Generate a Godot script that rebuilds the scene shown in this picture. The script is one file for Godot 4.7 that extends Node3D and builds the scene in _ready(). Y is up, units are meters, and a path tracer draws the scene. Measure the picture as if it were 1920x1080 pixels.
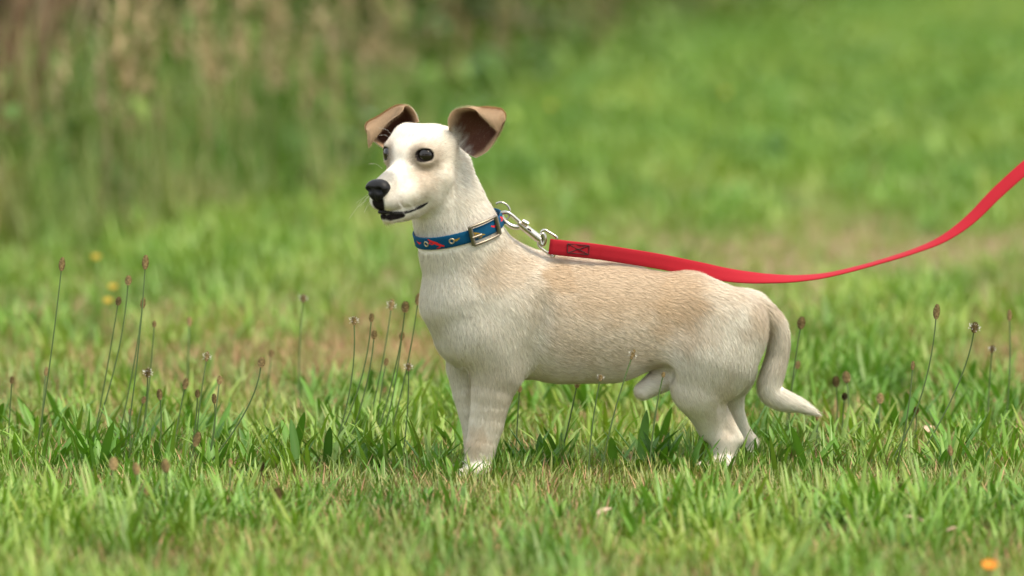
extends Node3D
# A small cream and tan dog on a red leash stands on a lawn with ribwort plantain; weeds and shrubs far out of focus behind.

const FOCAL := 10750.0          # focal length in photo pixels (1920 wide)
const PX := 1.0 / 1243.0        # metres per photo pixel at the dog
const PITCH := 0.090757         # camera looks 5.2 degrees down
const EYE := Vector3(0.0, 1.068, 8.55)
const SHOW_DOG := true
const SHOW_LAWN := true

var rng := RandomNumberGenerator.new()
var noise := FastNoiseLite.new()
var taken := {}
var M := {}

func at(u: float, v: float, z: float) -> Vector3:
	# the point on the upright plane at depth z that a photo pixel looks at
	var d := Vector3((u - 960.0) / FOCAL, -sin(PITCH) - (v - 540.0) / FOCAL * cos(PITCH), -cos(PITCH) + (v - 540.0) / FOCAL * sin(PITCH))
	return EYE + d * ((z - EYE.z) / d.z)

func ground_at(u: float, v: float) -> Vector3:
	var d := Vector3((u - 960.0) / FOCAL, -sin(PITCH) - (v - 540.0) / FOCAL * cos(PITCH), -cos(PITCH) + (v - 540.0) / FOCAL * sin(PITCH))
	return EYE + d * (-EYE.y / d.y)

func numbered(called: String) -> String:
	if not taken.has(called):
		taken[called] = 0
		return called
	taken[called] += 1
	return "%s_%03d" % [called, taken[called]]

func thing(called: String, where: Vector3, label: String, category: String, group := "") -> Node3D:
	var o := Node3D.new()
	o.name = numbered(called)
	add_child(o)
	o.position = where
	tag(o, label, category, group)
	return o

func tag(o: Node3D, label: String, category: String, group := "", kind := "") -> void:
	o.set_meta("label", label)
	o.set_meta("category", category)
	if group:
		o.set_meta("group", group)
	if kind:
		o.set_meta("kind", kind)

func piece(called: String, mesh: Mesh, mat: Material, parent: Node3D, where := Vector3.ZERO) -> MeshInstance3D:
	var o := MeshInstance3D.new()
	o.name = called
	o.mesh = mesh
	o.material_override = mat
	o.position = where
	parent.add_child(o, true)
	return o

func arrays_mesh(v: PackedVector3Array, n: PackedVector3Array, c: PackedColorArray, idx: PackedInt32Array, uv := PackedVector2Array()) -> ArrayMesh:
	var a := []
	a.resize(Mesh.ARRAY_MAX)
	a[Mesh.ARRAY_VERTEX] = v
	a[Mesh.ARRAY_NORMAL] = n
	if c.size():
		a[Mesh.ARRAY_COLOR] = c
	if uv.size():
		a[Mesh.ARRAY_TEX_UV] = uv
	a[Mesh.ARRAY_INDEX] = idx
	var m := ArrayMesh.new()
	m.add_surface_from_arrays(Mesh.PRIMITIVE_TRIANGLES, a)
	return m

func mat(color: Color, rough: float, metal := 0.0, vertex := false) -> StandardMaterial3D:
	# color is given as a linear base colour
	var m := StandardMaterial3D.new()
	m.albedo_color = color.linear_to_srgb()
	m.roughness = rough
	m.metallic = metal
	m.vertex_color_use_as_albedo = vertex
	return m

func tube(points: PackedVector3Array, radii: PackedFloat32Array, sides := 8, closed := false) -> ArrayMesh:
	var v := PackedVector3Array()
	var n := PackedVector3Array()
	var idx := PackedInt32Array()
	var count := points.size()
	var up := Vector3(0.13, 0.31, 0.94).normalized()
	for i in count:
		var t: Vector3
		if closed:
			t = points[(i + 1) % count] - points[(i + count - 1) % count]
		else:
			t = points[mini(i + 1, count - 1)] - points[maxi(i - 1, 0)]
		t = t.normalized()
		var a := (up - t * up.dot(t)).normalized()
		up = a
		var b := t.cross(a)
		for s in sides:
			var w := TAU * s / sides
			var r := a * cos(w) + b * sin(w)
			n.append(r)
			v.append(points[i] + r * radii[mini(i, radii.size() - 1)])
	var rings := count if closed else count - 1
	for i in rings:
		for s in sides:
			var p := i * sides + s
			var q := i * sides + (s + 1) % sides
			var p2 := ((i + 1) % count) * sides + s
			var q2 := ((i + 1) % count) * sides + (s + 1) % sides
			idx.append_array([p, p2, q, q, p2, q2])
	if not closed:
		for e in 2:
			var c := 0 if e == 0 else count - 1
			var o := v.size()
			v.append(points[c])
			n.append((points[c] - points[1 if e == 0 else count - 2]).normalized())
			for s in sides:
				if e == 0:
					idx.append_array([o, c * sides + s, c * sides + (s + 1) % sides])
				else:
					idx.append_array([o, c * sides + (s + 1) % sides, c * sides + s])
	return arrays_mesh(v, n, PackedColorArray(), idx)

func smooth_path(keys: Array, steps: int) -> PackedVector3Array:
	# Catmull-Rom through the keys
	var out := PackedVector3Array()
	for i in keys.size() - 1:
		var p0: Vector3 = keys[maxi(i - 1, 0)]
		var p1: Vector3 = keys[i]
		var p2: Vector3 = keys[i + 1]
		var p3: Vector3 = keys[mini(i + 2, keys.size() - 1)]
		for s in steps:
			out.append(p1.cubic_interpolate(p2, p0, p3, float(s) / steps))
	out.append(keys[-1])
	return out

func _ready() -> void:
	rng.seed = 20240
	noise.seed = 11
	noise.frequency = 1.0
	camera_and_light()
	materials()
	if SHOW_LAWN:
		build_ground()
	if SHOW_DOG:
		build_dog()
		build_collar()
		build_leash()
	if SHOW_LAWN:
		build_background()
		build_lawn()
		build_plants()

func camera_and_light() -> void:
	var cam := Camera3D.new()
	cam.name = "camera"
	cam.position = EYE
	cam.rotation = Vector3(-PITCH, 0.0, 0.0)
	cam.keep_aspect = Camera3D.KEEP_HEIGHT
	cam.fov = rad_to_deg(2.0 * atan(540.0 / FOCAL))
	cam.near = 0.5
	cam.far = 400.0
	var lens := CameraAttributesPhysical.new()
	lens.frustum_focal_length = 12.0 / (540.0 / FOCAL)
	lens.exposure_aperture = 3.4
	lens.frustum_focus_distance = 8.6
	lens.frustum_near = 0.5
	lens.frustum_far = 400.0
	cam.attributes = lens
	add_child(cam)
	cam.current = true
	var env := Environment.new()
	var sky := Sky.new()
	var sm := ProceduralSkyMaterial.new()
	sm.sky_top_color = Color(0.83, 0.865, 0.90)
	sm.sky_horizon_color = Color(0.90, 0.905, 0.895)
	sm.sky_curve = 0.3
	sm.ground_bottom_color = Color(0.25, 0.30, 0.15)
	sm.ground_horizon_color = Color(0.55, 0.6, 0.5)
	sky.sky_material = sm
	env.background_mode = Environment.BG_SKY
	env.sky = sky
	env.background_energy_multiplier = 0.9
	env.tonemap_mode = Environment.TONE_MAPPER_LINEAR
	env.tonemap_exposure = 2.35
	env.sdfgi_enabled = true
	env.ssao_enabled = true
	env.ssil_enabled = true
	var we := WorldEnvironment.new()
	we.name = "environment"
	we.environment = env
	add_child(we)
	var sun := DirectionalLight3D.new()
	sun.name = "sun"
	sun.light_color = Color(1.0, 0.95, 0.86)
	sun.light_energy = 0.6
	sun.light_angular_distance = 18.0
	sun.shadow_enabled = true
	add_child(sun)
	sun.look_at_from_position(Vector3.ZERO, -Vector3(0.45, 0.95, 0.30), Vector3.UP)

# ---------------------------------------------------------------- the dog
var PA := PackedVector3Array()
var BA := PackedVector3Array()
var AX := PackedVector3Array()
var IS := PackedFloat32Array()
var IB := PackedFloat32Array()
var RA := PackedFloat32Array()
var DR := PackedFloat32Array()
var SC := PackedFloat32Array()
var KK := PackedFloat32Array()
var CV := PackedInt32Array()
var HEAD := Transform3D()
var mouth_line := []
const MOUTH_R := [4.6, 4.4, 3.6, 2.6, 2.6, 3.8, 1.4]
const LB := Vector3(0.19, 0.0, 0.98)      # across the body, towards its left side
const CELL := 0.0022

func mid(u: float) -> float:
	# depth of the dog's middle plane under photo column u: the chest is nearer than the rump
	return 0.03 - (u - 860.0) * 0.000167

func hd(l: float, u: float, f: float) -> Vector3:
	# a point of the head: l to its left, u up, f forward, in photo pixels from between the eyes
	return HEAD * Vector3(l, u, f)

func cap(a: Vector3, ra: float, b: Vector3, rb: float, k: float, axis := Vector3.ZERO, s := 1.0, carve := 0) -> void:
	var is_ := 1.0 / s - 1.0
	var ba := b - a
	ba += axis * ba.dot(axis) * is_
	PA.append(a)
	BA.append(ba)
	AX.append(axis)
	IS.append(is_)
	IB.append(1.0 / maxf(ba.length_squared(), 1e-9))
	RA.append(ra * PX)
	DR.append((rb - ra) * PX)
	SC.append(minf(s, 1.0))
	KK.append(k * PX)
	CV.append(carve)

func one(i: int, p: Vector3) -> float:
	var q := p - PA[i]
	var ax := AX[i]
	q += ax * (q.dot(ax) * IS[i])
	var ba := BA[i]
	var h := clampf(q.dot(ba) * IB[i], 0.0, 1.0)
	return ((q - ba * h).length() - RA[i] - DR[i] * h) * SC[i]

func field(p: Vector3, ids: PackedInt32Array) -> float:
	var d := 1.0
	for i in ids:
		var q := p - PA[i]
		var ax := AX[i]
		q += ax * (q.dot(ax) * IS[i])
		var ba := BA[i]
		var h := clampf(q.dot(ba) * IB[i], 0.0, 1.0)
		var e := ((q - ba * h).length() - RA[i] - DR[i] * h) * SC[i]
		var k := KK[i]
		if CV[i] == 0:
			var m := k - absf(d - e)
			d = minf(d, e)
			if m > 0.0:
				d -= m * m / (4.0 * k)
		else:
			e = -e
			var m := k - absf(d - e)
			d = maxf(d, e)
			if m > 0.0:
				d += m * m / (4.0 * k)
	return d

var G := PackedFloat32Array()
var GN := Vector3i()
var GO := Vector3()
var leaves := PackedInt32Array()

func refine(x: int, y: int, z: int, size: int, ids: PackedInt32Array) -> void:
	var c := GO + (Vector3(x, y, z) + Vector3.ONE * (size * 0.5)) * CELL
	var r := size * CELL * 0.87
	var es := PackedFloat32Array()
	var low := 1e9
	for i in ids:
		var e := one(i, c)
		es.append(e)
		if CV[i] == 0:
			low = minf(low, e)
	var near := PackedInt32Array()
	for j in ids.size():
		if es[j] - r < (low + r + KK[ids[j]] if CV[ids[j]] == 0 else KK[ids[j]]):
			near.append(ids[j])
	if absf(field(c, near)) > r * 1.25 + 0.002:
		return
	if size > 4:
		var h := size / 2
		for b in 8:
			refine(x + (b & 1) * h, y + ((b >> 1) & 1) * h, z + ((b >> 2) & 1) * h, h, near)
		return
	leaves.append(x)
	leaves.append(y)
	leaves.append(z)
	for k in 5:
		for j in 5:
			var row := ((z + k) * GN.y + y + j) * GN.x + x
			for i in 5:
				if G[row + i] > 8.0:
					G[row + i] = field(GO + Vector3(x + i, y + j, z + k) * CELL, near)

func net(lo: Vector3, hi: Vector3, ids: PackedInt32Array) -> Array:
	# surface nets over the blocks that the surface crosses
	var cells := Vector3i(((hi - lo) / CELL / 32.0).ceil()) * 32
	GN = cells + Vector3i.ONE
	GO = lo
	G.resize(GN.x * GN.y * GN.z)
	G.fill(9.0)
	leaves.clear()
	for z in range(0, cells.z, 32):
		for y in range(0, cells.y, 32):
			for x in range(0, cells.x, 32):
				refine(x, y, z, 32, ids)
	var sx := 1
	var sy := GN.x
	var sz := GN.x * GN.y
	var vat := PackedInt32Array()
	vat.resize(G.size())
	vat.fill(-1)
	var v := PackedVector3Array()
	var idx := PackedInt32Array()
	var off := PackedInt32Array([0, sx, sy, sx + sy, sz, sx + sz, sy + sz, sx + sy + sz])
	var ea := PackedInt32Array([0, 2, 4, 6, 0, 1, 4, 5, 0, 1, 2, 3])
	var eb := PackedInt32Array([1, 3, 5, 7, 2, 3, 6, 7, 4, 5, 6, 7])
	var crossed := PackedInt32Array()
	for b in range(0, leaves.size(), 3):
		for k in 4:
			for j in 4:
				for i in 4:
					var x := leaves[b] + i
					var y := leaves[b + 1] + j
					var z := leaves[b + 2] + k
					var o := (z * GN.y + y) * GN.x + x
					var mask := 0
					for c in 8:
						if G[o + off[c]] < 0.0:
							mask |= 1 << c
					if mask == 0 or mask == 255:
						continue
					var sum := Vector3.ZERO
					var m := 0
					for e in 12:
						var p := ea[e]
						var q := eb[e]
						if ((mask >> p) & 1) != ((mask >> q) & 1):
							var t := G[o + off[p]] / (G[o + off[p]] - G[o + off[q]])
							var pa := Vector3(p & 1, (p >> 1) & 1, p >> 2)
							sum += pa.lerp(Vector3(q & 1, (q >> 1) & 1, q >> 2), t)
							m += 1
					vat[o] = v.size()
					v.append(GO + (Vector3(x, y, z) + sum / m) * CELL)
					crossed.append(o)
	for o in crossed:
		var inside := G[o] < 0.0
		for axis in 3:
			var s := sx if axis == 0 else sy if axis == 1 else sz
			if (G[o + s] < 0.0) == inside:
				continue
			var s1 := sy if axis == 0 else sz if axis == 1 else sx
			var s2 := sz if axis == 0 else sx if axis == 1 else sy
			var a := vat[o]
			var b2 := vat[o - s1]
			var c2 := vat[o - s1 - s2]
			var d2 := vat[o - s2]
			if b2 < 0 or c2 < 0 or d2 < 0:
				continue
			if inside:
				idx.append_array([a, c2, b2, a, d2, c2])
			else:
				idx.append_array([a, b2, c2, a, c2, d2])
	G.clear()
	# drop what is not connected to anything is left to the field's shape; smooth normals
	var n := PackedVector3Array()
	n.resize(v.size())
	for t in range(0, idx.size(), 3):
		var fn := (v[idx[t + 2]] - v[idx[t]]).cross(v[idx[t + 1]] - v[idx[t]])
		for e in 3:
			n[idx[t + e]] += fn
	for i in n.size():
		n[i] = n[i].normalized()
	return [v, n, idx]

func both(l: float, u: float, f: float, ra: float, l2: float, u2: float, f2: float, rb: float, k: float, axis := Vector3.ZERO, s := 1.0, carve := 0) -> void:
	for w: float in [1.0, -1.0]:
		cap(hd(l * w, u, f), ra, hd(l2 * w, u2, f2), rb, k, Vector3(axis), s, carve)

func ground_point(u: float, y: float, z: float) -> Vector3:
	return Vector3((u - 960.0) * PX, y, z)

func dog_shape() -> void:
	var phi := deg_to_rad(35.0)
	HEAD = Transform3D(Basis(Vector3(cos(phi), 0, sin(phi)), Vector3.UP, Vector3(-sin(phi), 0, cos(phi))).scaled(Vector3.ONE * PX), at(761, 290, 0.085))
	HEAD = Transform3D(Basis(Vector3(cos(phi), 0, sin(phi)) * PX, Vector3.UP * PX, Vector3(-sin(phi), 0, cos(phi)) * PX), at(761, 290, 0.085))
	var hl := HEAD.basis.x.normalized()
	var hf := HEAD.basis.z.normalized()
	# torso
	cap(at(940, 596, mid(940)), 104, at(1060, 603, mid(1060)), 103, 26, LB, 0.70)
	cap(at(1060, 603, mid(1060)), 103, at(1150, 604, mid(1150)), 102, 26, LB, 0.70)
	cap(at(1150, 602, mid(1150)), 100, at(1275, 589, mid(1275)), 77, 24, LB, 0.72)
	cap(at(1300, 596, mid(1300)), 78, at(1372, 606, mid(1372)), 66, 24, LB, 0.80)
	# ribs stand out a little
	cap(at(1050, 600, mid(1050)), 92, at(1130, 605, mid(1130)), 90, 40, LB, 0.84)
	# chest and neck
	cap(at(872, 572, mid(872)), 82, at(880, 618, mid(880)), 66, 34, LB, 0.95)
	cap(at(880, 620, mid(880)), 52, at(960, 655, mid(960)), 50, 26)
	cap(at(895, 540, mid(895)), 101, at(866, 455, mid(868)), 80, 20, LB, 0.82)
	cap(at(866, 455, mid(868)), 80, at(844, 398, 0.026), 65, 12, LB, 0.84)
	cap(at(844, 398, 0.026), 65, at(824, 322, 0.030), 60, 22, LB, 0.88)
	cap(at(955, 520, mid(955)), 62, at(1050, 560, mid(1050)), 66, 30, LB, 0.8)
	# shoulders and forelegs
	for w: float in [1.0, -1.0]:
		var near: bool = w > 0.0
		var dz: float = 0.044 * w
		var dx: float = 8.0 * w
		cap(at(985 + dx, 560, mid(985) + dz * 0.8), 46, at(905 + dx, 630, mid(905) + dz), 50, 30, LB, 0.62)
		if near:
			cap(at(905, 630, mid(905) + 0.040), 50, at(945, 690, mid(945) + 0.044), 34, 24, LB, 0.72)
			cap(at(950, 585, 0.046), 60, at(929, 700, 0.054), 42, 22, LB, 0.74)
			cap(at(927, 700, 0.055), 43, at(923, 735, 0.056), 38, 6, LB, 0.78)
			cap(at(923, 735, 0.056), 38, at(912, 795, 0.056), 32, 4, LB, 0.78)
			cap(at(912, 795, 0.056), 32, at(902, 838, 0.060), 28.5, 3, LB, 0.80)
			cap(at(902, 838, 0.060), 28.5, at(896, 880, 0.064), 25, 3, LB, 0.82)
			cap(at(957, 696, 0.054), 15, at(948, 722, 0.054), 18, 12)
		else:
			cap(at(880, 630, mid(880) - 0.040), 48, at(895, 690, mid(895) - 0.040), 34, 24, LB, 0.72)
			cap(at(874, 690, -0.012), 36, at(878, 735, -0.012), 29, 14, LB, 0.9)
			cap(at(878, 735, -0.012), 29, at(891, 805, -0.012), 23, 3)
			cap(at(891, 805, -0.012), 23, at(893, 862, -0.010), 22, 3)
	# hind legs
	cap(at(1338, 622, mid(1340) + 0.034), 80, at(1330, 672, mid(1340) + 0.040), 74, 26, LB, 0.50)
	cap(at(1360, 636, mid(1362) + 0.034), 66, at(1345, 668, mid(1345) + 0.040), 66, 26, LB, 0.55)
	cap(at(1330, 672, mid(1340) + 0.040), 74, at(1309, 728, mid(1311) + 0.038), 49, 16, LB, 0.58)
	cap(at(1310, 730, mid(1312) + 0.038), 48, at(1338, 796, -0.034), 31, 8, LB, 0.66)
	cap(at(1338, 796, -0.034), 30, at(1360, 830, -0.030), 23, 8, LB, 0.72)
	cap(at(1346, 765, -0.034), 15, at(1383, 823, -0.030), 11, 8)
	cap(at(1362, 829, -0.030), 24, at(1352, 880, -0.026), 22, 8, LB, 0.8)
	cap(at(1358, 630, mid(1360) - 0.034), 80, at(1368, 690, mid(1368) - 0.040), 48, 24, LB, 0.55)
	cap(at(1368, 690, mid(1368) - 0.040), 46, at(1366, 745, -0.118), 27, 14, LB, 0.7)
	cap(at(1366, 745, -0.118), 27, at(1376, 785, -0.118), 21, 10)
	cap(at(1376, 785, -0.118), 20, at(1400, 826, -0.118), 16, 10)
	cap(at(1400, 828, -0.118), 17, at(1393, 868, -0.116), 17, 8)
	# furrows: behind the shoulder, before the thigh, between the forelegs, under the jaw
	for w: float in [1.0, -1.0]:
		cap(at(1022, 560, mid(1022) + 0.078 * w), 8, at(992, 700, mid(992) + 0.072 * w), 10, 26, Vector3.ZERO, 1.0, 1)
		cap(at(1262, 590, mid(1262) + 0.080 * w), 8, at(1252, 690, mid(1252) + 0.078 * w), 9, 24, Vector3.ZERO, 1.0, 1)
	cap(at(868, 640, 0.075), 4, at(884, 700, 0.050), 7, 14, Vector3.ZERO, 1.0, 1)
	cap(at(1350, 755, -0.006), 5, at(1372, 812, -0.010), 6, 12, Vector3.ZERO, 1.0, 1)
	# paws
	for p in [[886.0, 0.080], [884.0, 0.002], [1338.0, -0.016], [1380.0, -0.106]]:
		var g := ground_point(p[0], 0.017, p[1])
		cap(g + Vector3(0.016, 0.004, 0), 20, g + Vector3(-0.018, -0.002, 0.003), 17, 10, Vector3.UP, 0.85)
		for t in 4:
			var side := (t - 1.5) * 0.0095
			cap(g + Vector3(-0.018 + absf(side) * 0.5, 0.0, side), 9, g + Vector3(-0.034 + absf(side) * 0.8, -0.007, side * 1.15), 7.5, 4)
	# belly, flank fold and sheath
	cap(at(1250, 640, mid(1250) + 0.030), 34, at(1300, 640, mid(1300) + 0.030), 50, 26, LB, 0.6)
	cap(at(1250, 640, mid(1250) - 0.030), 34, at(1300, 640, mid(1300) - 0.030), 50, 26, LB, 0.6)
	cap(at(1262, 698, mid(1262)), 27, at(1205, 733, mid(1205) + 0.004), 17, 12)
	cap(at(1198, 716, mid(1198) + 0.040), 15, at(1246, 700, mid(1246) + 0.038), 19, 9, Vector3.ZERO, 1.0, 1)
		# tail
	var tail := [[1376, 572, -0.062, 29], [1412, 574, -0.066, 26], [1438, 591, -0.070, 22], [1455, 612, -0.071, 20.5], [1460, 640, -0.070, 20.5], [1457, 668, -0.068, 20.5], [1450, 695, -0.064, 21.5], [1443, 717, -0.062, 22], [1445, 734, -0.061, 22], [1458, 745, -0.060, 20.5], [1474, 752, -0.059, 18], [1494, 758, -0.058, 13.5], [1512, 766, -0.057, 9.5], [1528, 774, -0.056, 4]]
	var tk := []
	for a in tail:
		tk.append(at(a[0], a[1], a[2]))
	var tp := smooth_path(tk, 3)
	for i in tp.size() - 1:
		var ra := lerpf(tail[i / 3][3], tail[mini(i / 3 + 1, tail.size() - 1)][3], (i % 3) / 3.0)
		var rb := lerpf(tail[(i + 1) / 3][3], tail[mini((i + 1) / 3 + 1, tail.size() - 1)][3], ((i + 1) % 3) / 3.0)
		cap(tp[i], ra, tp[i + 1], rb, 2 if i > 3 else 8)
	# head: cranium, brow, muzzle, jaws, cheeks
	cap(hd(0, -2, -60), 55, hd(0, 0, -38), 52, 10, hl, 1.18)
	cap(hd(0, 4, -34), 47, hd(0, -6, -18), 36, 12, hl, 1.14)
	both(30, -42, -44, 39, 21, -50, -14, 31, 12)
	cap(hd(0, -36, -6), 32, hd(0, -60, 72), 22, 10)
	both(14, -68, 22, 26, 9, -80, 68, 19, 7)
	both(34, 17, -16, 13, 42, 12, -30, 14, 10)
	cap(hd(0, -90, -10), 31, hd(0, -109, 56), 14, 4, hl, 1.0)
	both(20, -70, -36, 36, 10, -66, -62, 46, 16)
	cap(hd(0, -50, -64), 48, at(836, 385, 0.030), 54, 18)
	both(24, -58, -6, 26, 17, -66, 16, 25, 10)
	for w: float in [1.0, -1.0]:
		cap(hd(EYE_L * w, EYE_U, EYE_F), 20, hd(EYE_L * w * 0.9, EYE_U - 2, EYE_F - 12), 20, 12)
	# the mouth is a little open; sockets for the eyes
	both(33, 28, -48, 26, 36, 24, -62, 26, 12)
	var solid := PackedInt32Array(range(PA.size()))
	mouth_line = [Vector3(0, -101, 80)]
	for q in [[715, 397], [735, 400], [758, 399], [775, 394], [790, 387], [802, 380]]:
		var towards := (at(q[0], q[1], 0.0) - EYE).normalized()
		var p := at(q[0], q[1], 0.25)
		for step in 60:
			var gap := field(p, solid)
			if gap < 0.0002:
				break
			p += towards * gap * 0.75
		mouth_line.append(HEAD.affine_inverse() * p)
	for w: float in [1.0, -1.0]:
		var out := eye_out(w)
		var side := out.cross(Vector3.UP).normalized()
		var c := hd(EYE_L * w, EYE_U, EYE_F) + out * 20.0 * PX
		cap(c - side * 6.0 * PX - Vector3.UP * w * 1.5 * PX, 12.0, c + side * 6.0 * PX + Vector3.UP * w * 1.5 * PX, 12.0, 3, Vector3.ZERO, 1.0, 1)

func eye_out(w: float) -> Vector3:
	return (HEAD.basis * Vector3(0.50 * w, 0.06, 0.86)).normalized()

var FA := PackedVector3Array()   # fur flow: anchors and directions
var FD := PackedVector3Array()
const EYE_L := 38.0
const EYE_U := 0.0
const EYE_F := -10.0
const EYE_R := 17.0

func flow(u: float, v: float, dz: float, du: float, dv: float) -> void:
	for w: float in [1.0, -1.0]:
		FA.append(at(u, v, mid(u) + dz * w))
		FD.append(Vector3(du, -dv, 0.0).normalized())

func head_flow(l: float, u: float, f: float, dl: float, du: float, df: float) -> void:
	for w: float in [1.0, -1.0]:
		FA.append(hd(l * w, u, f))
		FD.append((HEAD.basis * Vector3(dl * w, du, df)).normalized())

func fur_flow() -> void:
	for a in [[900, 500, .07, .7, 1], [960, 500, .05, 1, .35], [940, 570, .07, .55, 1], [1050, 520, .06, 1, .22], [1060, 620, .08, 1, .55], [1150, 540, .07, 1, .28], [1150, 640, .07, 1, .5], [1060, 700, .04, 1, .25],
			[1170, 700, .04, 1, .2], [1250, 540, .06, 1, .25], [1250, 620, .06, 1, .55], [1340, 540, .05, 1, .5], [1400, 600, .06, .5, 1], [1330, 620, .08, .45, 1], [1300, 700, .08, .2, 1], [1390, 680, .06, .1, 1],
			[1330, 770, .05, .4, 1], [1380, 800, .05, .5, 1], [1350, 850, .04, 0, 1], [790, 480, .0, .1, 1], [800, 560, .0, .15, 1], [860, 480, .08, .35, 1], [930, 440, .05, .8, 1], [850, 620, .03, .4, 1], [900, 640, .08, .2, 1],
			[960, 690, .06, .2, 1], [920, 740, .06, .1, 1], [905, 820, .05, 0, 1], [870, 740, .05, .1, 1], [850, 420, .05, .4, 1], [1010, 580, .08, .6, 1], [1220, 670, .04, .9, .4]]:
		flow(a[0], a[1], a[2], a[3], a[4])
	var tail := [[1400, 565, -0.064], [1447, 597, -0.070], [1460, 640, -0.070], [1453, 684, -0.066], [1443, 725, -0.062], [1494, 757, -0.058], [1533, 776, -0.056]]
	var tk := []
	for a in tail:
		tk.append(at(a[0], a[1], a[2]))
	var tp := smooth_path(tk, 4)
	for i in tp.size() - 1:
		FA.append(tp[i])
		FD.append((tp[i + 1] - tp[i]).normalized())
	for a in [[0, -45, 85, .15, .3, -1], [0, -20, 30, .1, .6, -1], [0, 30, 0, .1, .7, -1], [0, 62, -50, .2, .1, -1], [25, -75, 75, .5, -.3, -1], [40, -60, 20, .4, -.4, -1], [60, -40, -20, .2, -.5, -1], [60, 20, -30, .4, .2, -1],
			[20, -115, 60, .2, -.3, -1], [30, -110, 0, .3, -.5, -1], [65, -60, -60, .1, -.8, -.8], [48, 30, 10, .5, .6, -.6], [45, -22, 15, .5, -.5, -.8]]:
		head_flow(a[0], a[1], a[2], a[3], a[4], a[5])

func side_uv(p: Vector3) -> Vector2:
	return Vector2(960.0 + p.x * 1243.0, 900.0 - 1236.0 * p.y + 150.0 * p.z)

func patch(s: Vector2, c: Vector2, r: Vector2, soft := 0.45) -> float:
	var q := (s - c) / r
	return 1.0 - smoothstep(1.0 - soft, 1.0 + soft, q.length())

const CREAM := Color(0.84, 0.79, 0.705)
const TAN := Color(0.51, 0.35, 0.205)
const BLACK_SKIN := Color(0.012, 0.010, 0.010)

func tan_share(p: Vector3, s: Vector2) -> float:
	var wob := Vector2(noise.get_noise_2d(s.x * 0.018, s.y * 0.018), noise.get_noise_2d(s.x * 0.018 + 50.0, s.y * 0.018)) * 26.0
	var q := s + wob
	var t := 0.0
	t = maxf(t, patch(q, Vector2(1150, 540), Vector2(150, 84), 0.6) * 0.74)
	t = maxf(t, patch(q, Vector2(1085, 620), Vector2(66, 76), 0.6) * 0.46)
	t = maxf(t, patch(q, Vector2(1180, 640), Vector2(80, 56), 0.6) * 0.42)
	t = maxf(t, patch(q, Vector2(1262, 560), Vector2(76, 84), 0.6) * 0.84)
	t = maxf(t, patch(q, Vector2(950, 505), Vector2(58, 44), 0.55) * 0.55)
	t = maxf(t, patch(q, Vector2(1050, 515), Vector2(40, 50), 0.5) * 0.82)
	t = maxf(t, patch(q, Vector2(1360, 550), Vector2(60, 32), 0.6) * 0.42)
	t = maxf(t, patch(q, Vector2(1430, 590), Vector2(40, 45), 0.6) * 0.5)
	t = maxf(t, patch(q, Vector2(1465, 650), Vector2(26, 60), 0.6) * 0.25)
	t = maxf(t, patch(q, Vector2(1360, 770), Vector2(26, 60), 0.6) * 0.30)
	t = maxf(t, patch(q, Vector2(895, 830), Vector2(28, 26), 0.6) * 0.55)
	t = maxf(t, patch(q, Vector2(920, 745), Vector2(46, 70), 0.6) * 0.22)
	pass
	return t

func dog_color(p: Vector3) -> Color:
	var s := side_uv(p)
	var t := tan_share(p, s)
	var c := CREAM.lerp(TAN, t)
	var h: Vector3 = HEAD.affine_inverse() * p
	if h.z > -110.0 and h.y > -130.0 and s.x < 900.0 and s.y < 420.0:
		c = c.lerp(Color(0.66, 0.50, 0.37), clampf(0.5 * noise.get_noise_3d(h.x * 0.045, h.y * 0.045, h.z * 0.045 + 8.0), 0.0, 0.4))
		var al := absf(h.x)
		# pale tan round the eyes and on the cheeks, grey on the bridge of the nose
		var e := Vector3(al - 46.0, h.y + 4.0, (h.z - 8.0) * 0.7).length()
		c = c.lerp(Color(0.44, 0.34, 0.25), 0.75 * (1.0 - smoothstep(17.0, 44.0, e + 8.0 * noise.get_noise_3d(h.x * 0.1, h.y * 0.1, h.z * 0.1))))
		c = c.lerp(Color(0.16, 0.13, 0.10), 0.7 * (1.0 - smoothstep(4.0, 17.0, Vector3(al - 29.0, (h.y - 2.0) * 0.7, (h.z - 10.0) * 0.5).length() + 5.0 * noise.get_noise_2d(h.x * 0.2, h.y * 0.2))))
		c = c.lerp(Color(0.60, 0.46, 0.33), 0.5 * (1.0 - smoothstep(10.0, 38.0, Vector3(al - 44.0, h.y + 46.0, h.z - 2.0).length())))
		c = c.lerp(Color(0.22, 0.21, 0.19), 0.8 * (1.0 - smoothstep(12.0, 34.0, Vector3(h.x, h.y + 38.0, h.z - 70.0).length() + 7.0 * noise.get_noise_2d(h.x * 0.2, h.z * 0.2))))
		c = c.lerp(Color(0.30, 0.28, 0.25), 0.5 * (1.0 - smoothstep(6.0, 30.0, Vector3(al - 24.0, h.y + 78.0, h.z - 66.0).length() + 9.0 * noise.get_noise_2d(h.y * 0.25, h.z * 0.25))))
	return c

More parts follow.
